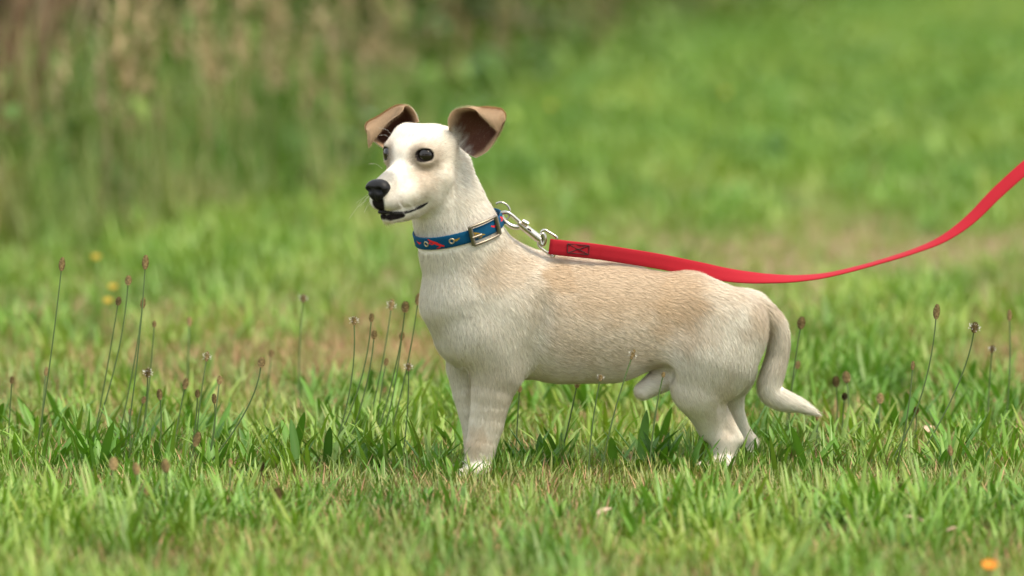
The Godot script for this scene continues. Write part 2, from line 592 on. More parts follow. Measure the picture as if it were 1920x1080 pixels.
func bare(p: Vector3) -> float:
	# 1 where hairless black skin shows: eyelid rims, lips, below the nose
	var h: Vector3 = HEAD.affine_inverse() * p
	if h.z < -60.0 or h.y < -140.0 or h.y > 60.0 or h.z > 140.0:
		return 0.0
	var al := absf(h.x)
	var b := 0.0
	var q := Vector3(al, h.y, h.z) - Vector3(EYE_L, EYE_U, EYE_F)
	var eo := Vector3(0.50, 0.06, 0.86).normalized()
	var es := eo.cross(Vector3.UP).normalized()
	var ev := q - eo * 20.0
	ev -= es * clampf(ev.dot(es), -6.0, 6.0)
	b = maxf(b, 1.0 - smoothstep(0.8, 2.8, ev.length() - 12.0))
	# lip line from the front back to the corner of the mouth
	var d := 1e9
	var w := 0.0
	for i in mouth_line.size() - 1:
		var a: Vector3 = mouth_line[i]
		var ab: Vector3 = mouth_line[i + 1] - a
		var t := clampf((Vector3(al, h.y, h.z) - a).dot(ab) / ab.length_squared(), 0.0, 1.0)
		var r := lerpf(MOUTH_R[i], MOUTH_R[i + 1], t) - 1.0
		d = minf(d, (Vector3(al, h.y, h.z) - a - ab * t).length() - r)
		if i < 3:
			d = minf(d, (Vector3(al, h.y + 7.0, h.z) - a - ab * t).length() - lerpf(10.0, 4.0, (i + t) / 3.0))
	b = maxf(b, 1.0 - smoothstep(0.0, 2.5, d))
	b = maxf(b, 1.0 - smoothstep(12.0, 16.0, Vector3(h.x, (h.y + 85.0) * 0.7, (h.z - 90.0) * 0.6).length()))
	return b

func hair_length(p: Vector3) -> float:
	var s := side_uv(p)
	var h: Vector3 = HEAD.affine_inverse() * p
	if s.y < 420.0 and s.x < 925.0 and h.y > -135.0:
		if h.z > 30.0:
			return 0.0038
		if h.z > -60.0:
			return 0.0058 if h.z > -20.0 else 0.0070
	if s.x > 1405.0 and s.y > 560.0:
		return 0.013
	if s.y > 700.0:
		return lerpf(0.0105, 0.0058, smoothstep(700.0, 790.0, s.y))
	if s.x > 1370.0 and s.y > 600.0:
		return 0.0135
	return 0.0115

func fur(v: PackedVector3Array, n: PackedVector3Array, col: PackedColorArray, dirs: PackedVector3Array, lens: PackedFloat32Array, idx: PackedInt32Array, density: float, lift: float, out: Array) -> void:
	var hv: PackedVector3Array = out[0]
	var hn: PackedVector3Array = out[1]
	var hc: PackedColorArray = out[2]
	var hi: PackedInt32Array = out[3]
	var carry := 0.0
	for t in range(0, idx.size(), 3):
		var ia := idx[t]
		var ib := idx[t + 1]
		var ic := idx[t + 2]
		if lens[ia] <= 0.0:
			continue
		var area := (v[ib] - v[ia]).cross(v[ic] - v[ia]).length() * 0.5
		var dn := density * (1.7 if lens[ia] < 0.0065 else 1.0)
		carry += area * dn
		while carry > 0.0:
			carry -= 1.0
			var r1 := sqrt(rng.randf())
			var r2 := rng.randf()
			var wa := 1.0 - r1
			var wb := r1 * (1.0 - r2)
			var wc := r1 * r2
			var p := v[ia] * wa + v[ib] * wb + v[ic] * wc
			var nn := (n[ia] * wa + n[ib] * wb + n[ic] * wc).normalized()
			var f := dirs[ia] * wa + dirs[ib] * wb + dirs[ic] * wc
			f += Vector3(rng.randf_range(-1, 1), rng.randf_range(-1, 1), rng.randf_range(-1, 1)) * 0.16
			f = (f - nn * f.dot(nn)).normalized()
			var len := lens[ia] * rng.randf_range(0.65, 1.25)
			var up := lift * rng.randf_range(0.4, 1.4)
			var m := p + (f + nn * up * 1.25).normalized() * len * 0.5
			var e := m + (f + nn * up * 0.55).normalized() * len * 0.5
			var w := f.cross(nn) * clampf(len * 0.028, 0.00013, 0.00036)
			var c := col[ia] * wa + col[ib] * wb + col[ic] * wc
			var pq := (p - dog_base) * 330.0
			pq -= f * (f.dot(pq) * 0.72)
			var tuft_ := noise.get_noise_3d(pq.x, pq.y, pq.z)
			var g := 1.0 + rng.randfn(0.0, 0.11) + 0.12 * tuft_
			f = (f + nn.cross(f) * 0.3 * noise.get_noise_3d(p.x * 70.0 + 9.0, p.y * 70.0, p.z * 70.0)).normalized()
			c = Color(c.r * g, c.g * g * 0.995, c.b * g * 0.98)
			if rng.randf() < 0.05:
				c = c.lerp(Color(0.45, 0.33, 0.21), 0.5)
			var k := hv.size()
			p -= nn * 0.0004
			hv.append(p - w)
			hv.append(p + w)
			hv.append(m - w * 0.8)
			hv.append(m + w * 0.8)
			hv.append(e)
			var na := (nn + f * 0.25 + nn.cross(f) * (0.5 * tuft_)).normalized()
			for q in 5:
				hn.append(na)
				hc.append(c)
			hi.append_array([k, k + 2, k + 1, k + 1, k + 2, k + 3, k + 2, k + 4, k + 3])
	out[0] = hv
	out[1] = hn
	out[2] = hc
	out[3] = hi

func ear_sheet(rows: Array, inner: Callable) -> Array:
	# a folded sheet with thickness through rows of points; returns vertices, normals, colours, indices, and for the outside the flow
	var nr := 36
	var nc := 26
	var grid := []
	for r in nr + 1:
		var fr := float(r) / nr * (rows.size() - 1)
		var i := mini(int(fr), rows.size() - 2)
		var t := fr - i
		var keys := []
		for c in rows[0].size():
			keys.append((rows[i][c] as Vector3).cubic_interpolate(rows[i + 1][c], rows[maxi(i - 1, 0)][c], rows[mini(i + 2, rows.size() - 1)][c], t))
		var line := PackedVector3Array()
		for s in nc + 1:
			var fs := float(s) / nc * (keys.size() - 1)
			var j := mini(int(fs), keys.size() - 2)
			line.append((keys[j] as Vector3).cubic_interpolate(keys[j + 1], keys[maxi(j - 1, 0)], keys[mini(j + 2, keys.size() - 1)], fs - j))
		grid.append(line)
	var v := PackedVector3Array()
	var n := PackedVector3Array()
	var col := PackedColorArray()
	var dirs := PackedVector3Array()
	var idx := PackedInt32Array()
	var wide := nc + 1
	for layer in 2:
		for r in nr + 1:
			for s in wide:
				var du: Vector3 = grid[r][mini(s + 1, nc)] - grid[r][maxi(s - 1, 0)]
				var dv: Vector3 = grid[mini(r + 1, nr)][s] - grid[maxi(r - 1, 0)][s]
				var nn := du.cross(dv).normalized()
				var edge := minf(minf(s, nc - s) / 4.0, float(nr - r) / 4.0)
				var thick := 0.0013 * sqrt(clampf(edge, 0.02, 1.0))
				var side := 1.0 if layer == 0 else -1.0
				v.append(grid[r][s] + nn * thick * side)
				n.append((nn * side + (du.normalized() * (float(s) / nc - 0.5) * 2.0 * (1.0 - clampf(edge, 0, 1)))).normalized())
				dirs.append(dv.normalized())
				col.append(inner.call(layer, float(s) / nc, float(r) / nr))
	var o := wide * (nr + 1)
	for r in nr:
		for s in nc:
			var a := r * wide + s
			idx.append_array([a, a + wide, a + 1, a + 1, a + wide, a + wide + 1])
			idx.append_array([o + a, o + a + 1, o + a + wide, o + a + 1, o + a + wide + 1, o + a + wide])
	var rim := []
	for r in nr + 1:
		rim.append(r * wide)
	for s in range(1, wide):
		rim.append(nr * wide + s)
	for r in range(nr - 1, -1, -1):
		rim.append(r * wide + nc)
	for i in rim.size() - 1:
		idx.append_array([rim[i], rim[i] + o, rim[i + 1], rim[i + 1], rim[i] + o, rim[i + 1] + o])
	return [v, n, col, idx, dirs]

func shifted(v: PackedVector3Array, by: Vector3) -> PackedVector3Array:
	return Transform3D(Basis(), by) * v

var dog_base := Vector3()
var all_ids := PackedInt32Array()

func build_dog() -> void:
	dog_shape()
	fur_flow()
	collar_frame()
	# carved prims last
	var ids := PackedInt32Array()
	for pass_ in 2:
		for i in PA.size():
			if CV[i] == pass_:
				ids.append(i)
	all_ids = ids
	dog_base = ground_point(1130, 0.0, -0.015)
	var dog := thing("dog", dog_base, "small cream dog with tan back standing on the lawn, head turned", "dog")
	var t0 := Time.get_ticks_msec()
	var got := net(at(660, 900, 0) + Vector3(0, -0.06, -0.20), at(1550, 190, 0) + Vector3(0, 0, 0.23), ids)
	var v: PackedVector3Array = got[0]
	var n: PackedVector3Array = got[1]
	var idx: PackedInt32Array = got[2]
	print("dog net ", v.size(), " ", Time.get_ticks_msec() - t0)
	var skin := PackedColorArray()
	var hair := PackedColorArray()
	var dirs := PackedVector3Array()
	var lens := PackedFloat32Array()
	skin.resize(v.size())
	hair.resize(v.size())
	dirs.resize(v.size())
	lens.resize(v.size())
	for i in v.size():
		var p := v[i]
		var c := dog_color(p)
		var b := bare(p)
		hair[i] = c
		skin[i] = c.lerp(BLACK_SKIN, b)
		skin[i].a = 1.0
		var f := Vector3.ZERO
		for a in FA.size():
			var d2 := p.distance_squared_to(FA[a]) + 0.0002
			f += FD[a] / (d2 * d2)
		dirs[i] = f.normalized()
		lens[i] = 0.0 if b > 0.25 else hair_length(p)
		if absf((p - collar_c).dot(collar_n)) < 0.0125 and p.distance_to(collar_c) < 0.11:
			lens[i] *= 0.3
	print("dog colour ", Time.get_ticks_msec() - t0)
	var out := [PackedVector3Array(), PackedVector3Array(), PackedColorArray(), PackedInt32Array()]
	fur(v, n, hair, dirs, lens, idx, 520000.0, 0.18, out)
	piece("body", arrays_mesh(shifted(v, -dog_base), n, skin, idx), M.skin, dog)
	# ears
	var near_rows := [
		[ear(842, 240, .072), ear(846, 258, .058), ear(862, 276, .052), ear(880, 290, .064), ear(893, 296, .074)],
		[ear(840, 224, .084), ear(862, 240, .060), ear(882, 256, .050), ear(902, 276, .062), ear(912, 285, .078)],
		[ear(850, 207, .088), ear(874, 219, .064), ear(900, 236, .054), ear(920, 254, .060), ear(926, 268, .080)],
		[ear(871, 202, .086), ear(893, 207, .066), ear(917, 218, .058), ear(937, 234, .062), ear(936, 250, .080)],
		[ear(889, 205, .084), ear(905, 203, .068), ear(925, 205, .062), ear(943, 211, .066), ear(947, 228, .078)],
		[ear(899, 214, .092), ear(911, 210, .086), ear(925, 209, .082), ear(938, 213, .080), ear(943, 230, .084)],
		[ear(913, 228, .097), ear(920, 224, .096), ear(928, 223, .094), ear(935, 226, .092), ear(940, 236, .089)],
		[ear(929, 243, .098), ear(931, 243, .098), ear(933, 243, .097), ear(935, 242, .096), ear(937, 241, .094)],
	]
	var far_rows := [
		[ear(722, 280, .020), ear(728, 270, -.002), ear(748, 252, -.012), ear(768, 238, -.004), ear(786, 228, .014)],
		[ear(706, 268, .020), ear(714, 258, -.006), ear(738, 238, -.018), ear(764, 220, -.010), ear(780, 214, .016)],
		[ear(692, 256, .018), ear(698, 238, -.004), ear(724, 220, -.016), ear(752, 205, -.008), ear(772, 203, .018)],
		[ear(686, 244, .022), ear(691, 231, .006), ear(712, 219, -.004), ear(740, 202, .002), ear(763, 198, .020)],
		[ear(688, 246, .030), ear(697, 236, .020), ear(714, 222, .012), ear(738, 206, .012), ear(758, 200, .024)],
		[ear(689, 262, .034), ear(701, 247, .028), ear(716, 233, .022), ear(738, 215, .020), ear(756, 206, .026)],
		[ear(690, 274, .036), ear(700, 262, .032), ear(713, 246, .027), ear(733, 226, .024), ear(750, 214, .026)],
	]
	for w in 2:
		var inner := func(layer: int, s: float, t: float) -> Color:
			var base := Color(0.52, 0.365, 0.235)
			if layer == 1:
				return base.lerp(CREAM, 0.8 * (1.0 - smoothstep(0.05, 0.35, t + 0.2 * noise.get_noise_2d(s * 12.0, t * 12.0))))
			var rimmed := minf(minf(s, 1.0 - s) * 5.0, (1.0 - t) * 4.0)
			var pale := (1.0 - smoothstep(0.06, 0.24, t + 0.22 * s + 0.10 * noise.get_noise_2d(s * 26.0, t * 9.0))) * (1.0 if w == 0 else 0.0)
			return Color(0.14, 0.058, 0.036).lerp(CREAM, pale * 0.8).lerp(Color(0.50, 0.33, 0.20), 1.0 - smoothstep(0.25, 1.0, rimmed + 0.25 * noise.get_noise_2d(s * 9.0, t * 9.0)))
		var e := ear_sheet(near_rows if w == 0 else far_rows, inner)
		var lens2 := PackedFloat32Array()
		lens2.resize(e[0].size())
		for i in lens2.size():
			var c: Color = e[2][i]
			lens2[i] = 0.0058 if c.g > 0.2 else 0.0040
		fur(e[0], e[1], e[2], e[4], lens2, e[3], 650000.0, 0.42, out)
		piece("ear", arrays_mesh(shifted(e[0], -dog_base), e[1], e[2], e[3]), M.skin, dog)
	var coat := piece("fur", arrays_mesh(shifted(out[0], -dog_base), out[1], out[2], out[3]), M.fur, dog)
	coat.set_meta("kind", "stuff")
	print("hairs ", out[3].size() / 9, " ", Time.get_ticks_msec() - t0)
	# eyes: dark brown ball, black pupil, clear wet cornea
	for w: float in [1.0, -1.0]:
		var ball := SphereMesh.new()
		ball.radius = EYE_R * PX
		ball.height = 2.0 * ball.radius
		ball.radial_segments = 32
		ball.rings = 16
		piece("eye", ball, M.eye, dog, hd(EYE_L * w, EYE_U, EYE_F) - dog_base)
	build_nose(dog)
	build_lips(dog)
	build_whiskers(dog)

func ear(u: float, v: float, z: float) -> Vector3:
	return at(u, v, z + 0.004)

func build_nose(dog: Node3D) -> void:
	var v := PackedVector3Array()
	var n := PackedVector3Array()
	var idx := PackedInt32Array()
	var c := Vector3(0, -57, 87)
	var na := 40
	var nb := 28
	for j in nb + 1:
		var b := PI * j / nb
		for i in na + 1:
			var a := TAU * i / na
			var d := Vector3(sin(b) * cos(a), cos(b), sin(b) * sin(a))
			# wide flat top, narrower below, flattened front
			var wide := 25.0 if d.y > 0.0 else lerpf(25.0, 13.0, -d.y)
			var q := Vector3(signf(d.x) * pow(absf(d.x), 0.85) * wide, d.y * (17.0 if d.y > 0.0 else 24.0), signf(d.z) * pow(absf(d.z), 0.8) * 16.0)
			for w: float in [1.0, -1.0]:
				var hole := Vector2(q.x - 11.0 * w, (q.y + 1.0) * 1.1)
				if d.z > 0.0:
					q.z -= 10.0 * exp(-hole.length_squared() / 22.0)
					var slit := Vector2((q.x - 19.0 * w) * 0.6, q.y + 6.0)
					q.z -= 5.0 * exp(-slit.length_squared() / 14.0)
			if d.z > 0.0:
				q.z -= 3.0 * exp(-q.x * q.x / 3.0) * (1.0 if q.y < 4.0 else 0.0)
			v.append(hd(c.x + q.x, c.y + q.y - q.z * 0.1, c.z + q.z) - dog_base)
			n.append(Vector3.ZERO)
	for j in nb:
		for i in na:
			var a := j * (na + 1) + i
			idx.append_array([a, a + na + 1, a + 1, a + 1, a + na + 1, a + na + 2])
	for t in range(0, idx.size(), 3):
		var fn := (v[idx[t + 2]] - v[idx[t]]).cross(v[idx[t + 1]] - v[idx[t]])
		for e in 3:
			n[idx[t + e]] += fn
	for j in nb + 1:
		var s := n[j * (na + 1)] + n[j * (na + 1) + na]
		n[j * (na + 1)] = s
		n[j * (na + 1) + na] = s
	var inward := n[(nb / 2) * (na + 1)].dot(v[(nb / 2) * (na + 1)] - (hd(c.x, c.y, c.z) - dog_base)) < 0.0
	for i in n.size():
		n[i] = (-n[i] if inward else n[i]).normalized()
	if inward:
		idx.reverse()
	piece("nose", arrays_mesh(v, n, PackedColorArray(), idx), M.nose, dog)

func build_whiskers(dog: Node3D) -> void:
	var st := SurfaceTool.new()
	for w: float in [1.0, -1.0]:
		for k in 9:
			var row := k % 3
			var p := hd(w * (24.0 + row * 2.0), -66.0 - row * 7.0, 78.0 - (k / 3) * 15.0 + row * 3.0)
			var out := (HEAD.basis * Vector3(w * rng.randf_range(0.6, 1.2), rng.randf_range(-0.9, 0.1), rng.randf_range(-0.5, 0.5))).normalized()
			var len := rng.randf_range(0.018, 0.040)
			var pts := smooth_path([p, p + out * len * 0.5, p + out * len + Vector3(0, -len * 0.25, 0)], 5)
			st.append_from(tube(shifted(pts, -dog_base), PackedFloat32Array([0.00016, 0.00014, 0.0001]), 4), 0, Transform3D())
	for q in [[756, 262, 0.02, -22, -8], [768, 254, 0.02, -30, -22], [717, 316, 0.07, -26, -9], [829, 360, 0.09, 26, 50]]:
		var p := at(q[0], q[1], q[2])
		var e := at(q[0] + q[3], q[1] + q[4], q[2] + 0.01)
		if q[1] < 300:
			p = at(731 + (q[0] - 756) * 0.5, 255 + (q[1] - 254) * 0.6, 0.075)
			e = at(731 + (q[0] - 756) * 0.5 + q[3] * 0.9, 255 + (q[1] - 254) * 0.6 + q[4] * 0.7, 0.08)
		var pts := smooth_path([p, p.lerp(e, 0.5) + Vector3(0.001, 0.003, 0), e], 5)
		st.append_from(tube(shifted(pts, -dog_base), PackedFloat32Array([0.00018, 0.00016, 0.0001]), 4), 0, Transform3D())
	var o := piece("whiskers", st.commit(), M.whisker, dog)
	o.set_meta("kind", "stuff")

func build_lips(dog: Node3D) -> void:
	# dark lips round the muzzle from one corner of the mouth to the other
	var keys := []
	var r := []
	for i in range(6, 0, -1):
		var a: Vector3 = mouth_line[i]
		keys.append(hd(-a.x, a.y, a.z) - dog_base)
		r.append(MOUTH_R[i])
	keys.append(hd(0, mouth_line[0].y, mouth_line[0].z) - dog_base)
	r.append(MOUTH_R[0])
	for i in range(1, 7):
		var a: Vector3 = mouth_line[i]
		keys.append(hd(a.x, a.y, a.z) - dog_base)
		r.append(MOUTH_R[i])
	var path := smooth_path(keys, 6)
	var radii := PackedFloat32Array()
	for i in path.size():
		radii.append(lerpf(r[i / 6], r[mini(i / 6 + 1, r.size() - 1)], (i % 6) / 6.0) * PX * 0.72)
	piece("lip", tube(path, radii, 10), M.lip, dog)

func materials() -> void:
	M.skin = mat(Color(1, 1, 1), 0.75, 0.0, true)
	M.skin.metallic_specular = 0.25
	M.fur = mat(Color(1, 1, 1), 0.55, 0.0, true)
	M.fur.metallic_specular = 0.35
	M.fur.backlight_enabled = true
	M.fur.backlight = Color(0.35, 0.33, 0.30)
	M.eye = mat(Color(0.012, 0.008, 0.006), 0.04)
	M.eye.metallic_specular = 0.5
	M.nose = mat(Color(0.010, 0.009, 0.010), 0.5)
	M.nose.metallic_specular = 0.35
	M.lip = mat(Color(0.014, 0.011, 0.011), 0.45)
	M.lip.metallic_specular = 0.35
	M.whisker = mat(Color(0.75, 0.72, 0.66), 0.4)
	M.steel = mat(Color(0.55, 0.51, 0.45), 0.22, 1.0)
	M.nickel = mat(Color(0.25, 0.22, 0.175), 0.4, 1.0)
	M.brass = mat(Color(0.55, 0.47, 0.34), 0.35, 1.0)
	M.dark = mat(Color(0.02, 0.015, 0.012), 0.8)
	M.thread = mat(Color(0.03, 0.012, 0.012), 0.8)
	M.leash = mat(Color(0.40, 0.014, 0.026), 0.75)
	M.leash.albedo_texture = weave_texture()
	M.leash.metallic_specular = 0.25
	M.grass = mat(Color(1, 1, 1), 0.42, 0.0, true)
	M.grass.metallic_specular = 0.5
	M.grass.backlight_enabled = true
	M.grass.backlight = Color(0.62, 0.70, 0.35)
	M.leaf = mat(Color(1, 1, 1), 0.45, 0.0, true)
	M.leaf.metallic_specular = 0.4
	M.leaf.backlight_enabled = true
	M.leaf.backlight = Color(0.55, 0.62, 0.3)
	M.dry = mat(Color(1, 1, 1), 0.8, 0.0, true)
	M.dry.metallic_specular = 0.2
	M.stem = mat(Color(0.075, 0.125, 0.03), 0.6)
	M.seed = mat(Color(1, 1, 1), 0.85, 0.0, true)
	M.seed.metallic_specular = 0.1
	M.petal = mat(Color(0.46, 0.34, 0.03), 0.5)
	M.petal.backlight_enabled = true
	M.petal.backlight = Color(0.5, 0.4, 0.05)
	M.orange = mat(Color(0.75, 0.28, 0.02), 0.5)
	M.wood = mat(Color(0.30, 0.27, 0.23), 0.9)
	M.soil = mat(Color(1, 1, 1), 0.95)
	M.soil.metallic_specular = 0.1
	var soil := FastNoiseLite.new()
	soil.seed = 3
	soil.frequency = 0.05
	soil.fractal_octaves = 5
	var nt := NoiseTexture2D.new()
	nt.width = 512
	nt.height = 512
	nt.seamless = true
	nt.noise = soil
	var ramp := Gradient.new()
	ramp.offsets = PackedFloat32Array([0.0, 0.4, 0.65, 1.0])
	ramp.colors = PackedColorArray([Color(0.10, 0.075, 0.045).linear_to_srgb(), Color(0.17, 0.125, 0.07).linear_to_srgb(), Color(0.26, 0.19, 0.11).linear_to_srgb(), Color(0.34, 0.26, 0.16).linear_to_srgb()])
	nt.color_ramp = ramp
	M.soil.albedo_texture = nt
	M.soil.uv1_triplanar = true
	M.soil.uv1_world_triplanar = true
	M.soil.uv1_scale = Vector3.ONE * 2.3

func weave_texture() -> ImageTexture:
	var im := Image.create(128, 64, false, Image.FORMAT_RGB8)
	var r := RandomNumberGenerator.new()
	r.seed = 9
	for y in 64:
		for x in 128:
			var k := 0.93 + 0.07 * float((x + y * 2) % 8 < 4) + r.randf_range(-0.07, 0.0)
			im.set_pixel(x, y, Color(k, k, k))
	return ImageTexture.create_from_image(im)

# ---------------------------------------------------------------- collar and leash
var collar_c := Vector3()
var collar_n := Vector3()
var collar_x := Vector3()
var collar_z := Vector3()

func collar_point(a: float, up: float, out: float) -> Vector3:
	# a point on the neck's skin at angle a round the collar's axis, up along the axis, out from the skin
	var d := collar_x * cos(a) + collar_z * sin(a)
	var p := collar_c + collar_n * up
	var r := 0.02
	for i in 40:
		var f := field(p + d * r, all_ids)
		if f > -0.00005:
			break
		r += maxf(-f * 0.8, 0.0002)
	return p + d * (r + out)

func screen_u(p: Vector3) -> float:
	return 960.0 + p.x / (EYE.z - p.z) * FOCAL

func ribbon(center: PackedVector3Array, across: PackedVector3Array, normal: PackedVector3Array, half: float, thick: float, closed := false, u_scale := 1.0) -> ArrayMesh:
	# a strap with rounded edges swept along a path
	var prof := [Vector2(-1, 0), Vector2(-0.96, 0.7), Vector2(-0.86, 1), Vector2(-0.3, 1), Vector2(0.3, 1), Vector2(0.86, 1), Vector2(0.96, 0.7), Vector2(1, 0), Vector2(0.96, -0.7), Vector2(0.86, -1), Vector2(0, -1), Vector2(-0.86, -1), Vector2(-0.96, -0.7)]
	var v := PackedVector3Array()
	var n := PackedVector3Array()
	var uv := PackedVector2Array()
	var idx := PackedInt32Array()
	var m := prof.size()
	var run := 0.0
	for i in center.size():
		if i:
			run += center[i].distance_to(center[i - 1])
		for j in m + 1:
			var q: Vector2 = prof[j % m]
			v.append(center[i] + across[i] * q.x * half + normal[i] * q.y * thick)
			var edge := 0.0 if absf(q.x) < 0.8 else signf(q.x) * (absf(q.x) - 0.8) * 5.0
			n.append((across[i] * edge + normal[i] * q.y).normalized())
			uv.append(Vector2(run * u_scale, 0.5 - q.x * 0.5 if q.y >= 0.0 else 0.02))
	for i in center.size() - 1:
		for j in m:
			var a := i * (m + 1) + j
			idx.append_array([a, a + m + 1, a + 1, a + 1, a + m + 1, a + m + 2])
	if not closed:
		for e in 2:
			var c := 0 if e == 0 else center.size() - 1
			var o := v.size()
			for j in m:
				v.append(v[c * (m + 1) + j])
				n.append(Vector3.ZERO)
				uv.append(Vector2(0, 0.02))
			var dir := (center[c] - center[1 if e == 0 else c - 1]).normalized()
			for j in m:
				n[o + j] = dir
			for j in range(1, m - 1):
				idx.append_array([o, o + j, o + j + 1] if e == 0 else [o, o + j + 1, o + j])
	# make sure that the winding agrees with the normals
	var fn := (v[idx[2]] - v[idx[0]]).cross(v[idx[1]] - v[idx[0]])
	if fn.dot(n[idx[0]] + n[idx[1]] + n[idx[2]]) < 0.0:
		for t in range(0, idx.size(), 3):
			var k := idx[t]
			idx[t] = idx[t + 1]
			idx[t + 1] = k
	return arrays_mesh(v, n, PackedColorArray(), idx, uv)

func shape_in(im: Image, pts: Array, w: float, c: Color, ox: float, oy: float) -> void:
	# a printed figure drawn as thick strokes with ragged woven edges
	for i in pts.size() - 1:
		var a := Vector2(pts[i][0] + ox, pts[i][1] + oy)
		var b := Vector2(pts[i + 1][0] + ox, pts[i + 1][1] + oy)
		var r: float = pts[i][2] * w
		var r2: float = pts[i + 1][2] * w
		var big := maxf(r, r2) + 1.0
		for y in range(int(minf(a.y, b.y) - big), int(maxf(a.y, b.y) + big) + 1):
			for x in range(int(minf(a.x, b.x) - big), int(maxf(a.x, b.x) + big) + 1):
				if y < 0 or y >= im.get_height():
					continue
				var p := Vector2(x, y)
				var t := clampf((p - a).dot(b - a) / maxf((b - a).length_squared(), 0.01), 0.0, 1.0)
				if p.distance_to(a.lerp(b, t)) < lerpf(r, r2, t) + (0.9 if (x + y) % 3 == 0 else 0.0):
					im.set_pixel(posmod(x, im.get_width()), y, c)

func collar_print() -> ImageTexture:
	# woven blue webbing with red and ochre animal figures
	var w := 640
	var h := 40
	var im := Image.create(w, h, false, Image.FORMAT_RGB8)
	var r := RandomNumberGenerator.new()
	r.seed = 5
	for y in h:
		for x in w:
			var k := 0.85 + 0.3 * float((x + y * 2) % 4 < 2) * 0.6 + r.randf_range(-0.10, 0.10)
			im.set_pixel(x, y, Color(0.01 * k, 0.30 * k, 0.45 * k))
	var red := Color(0.86, 0.17, 0.18)
	var ochre := Color(0.60, 0.47, 0.16)
	var figure := [[0, 30, 2.0], [10, 26, 3.2], [22, 18, 3.6], [34, 12, 2.8], [44, 5, 1.6]]
	var legs := [[[26, 18, 1.8], [36, 21, 1.8], [44, 17, 1.2]], [[8, 28, 1.8], [14, 34, 1.6], [22, 35, 1.0]], [[34, 12, 1.6], [42, 14, 1.4], [48, 20, 1.0]]]
	for k in 5:
		var ox := k * 128.0 + 8.0
		var c := red if k % 3 != 1 else ochre
		shape_in(im, figure, 1.15 if k % 3 != 1 else 0.7, c, ox, 0.0)
		for l in legs:
			shape_in(im, l, 1.0, c, ox, 0.0)
		shape_in(im, [[78, 16, 1.4], [88, 20, 3.0], [98, 14, 1.6]], 1.0, ochre if k % 2 else red, ox, 0.0)
	return ImageTexture.create_from_image(im)

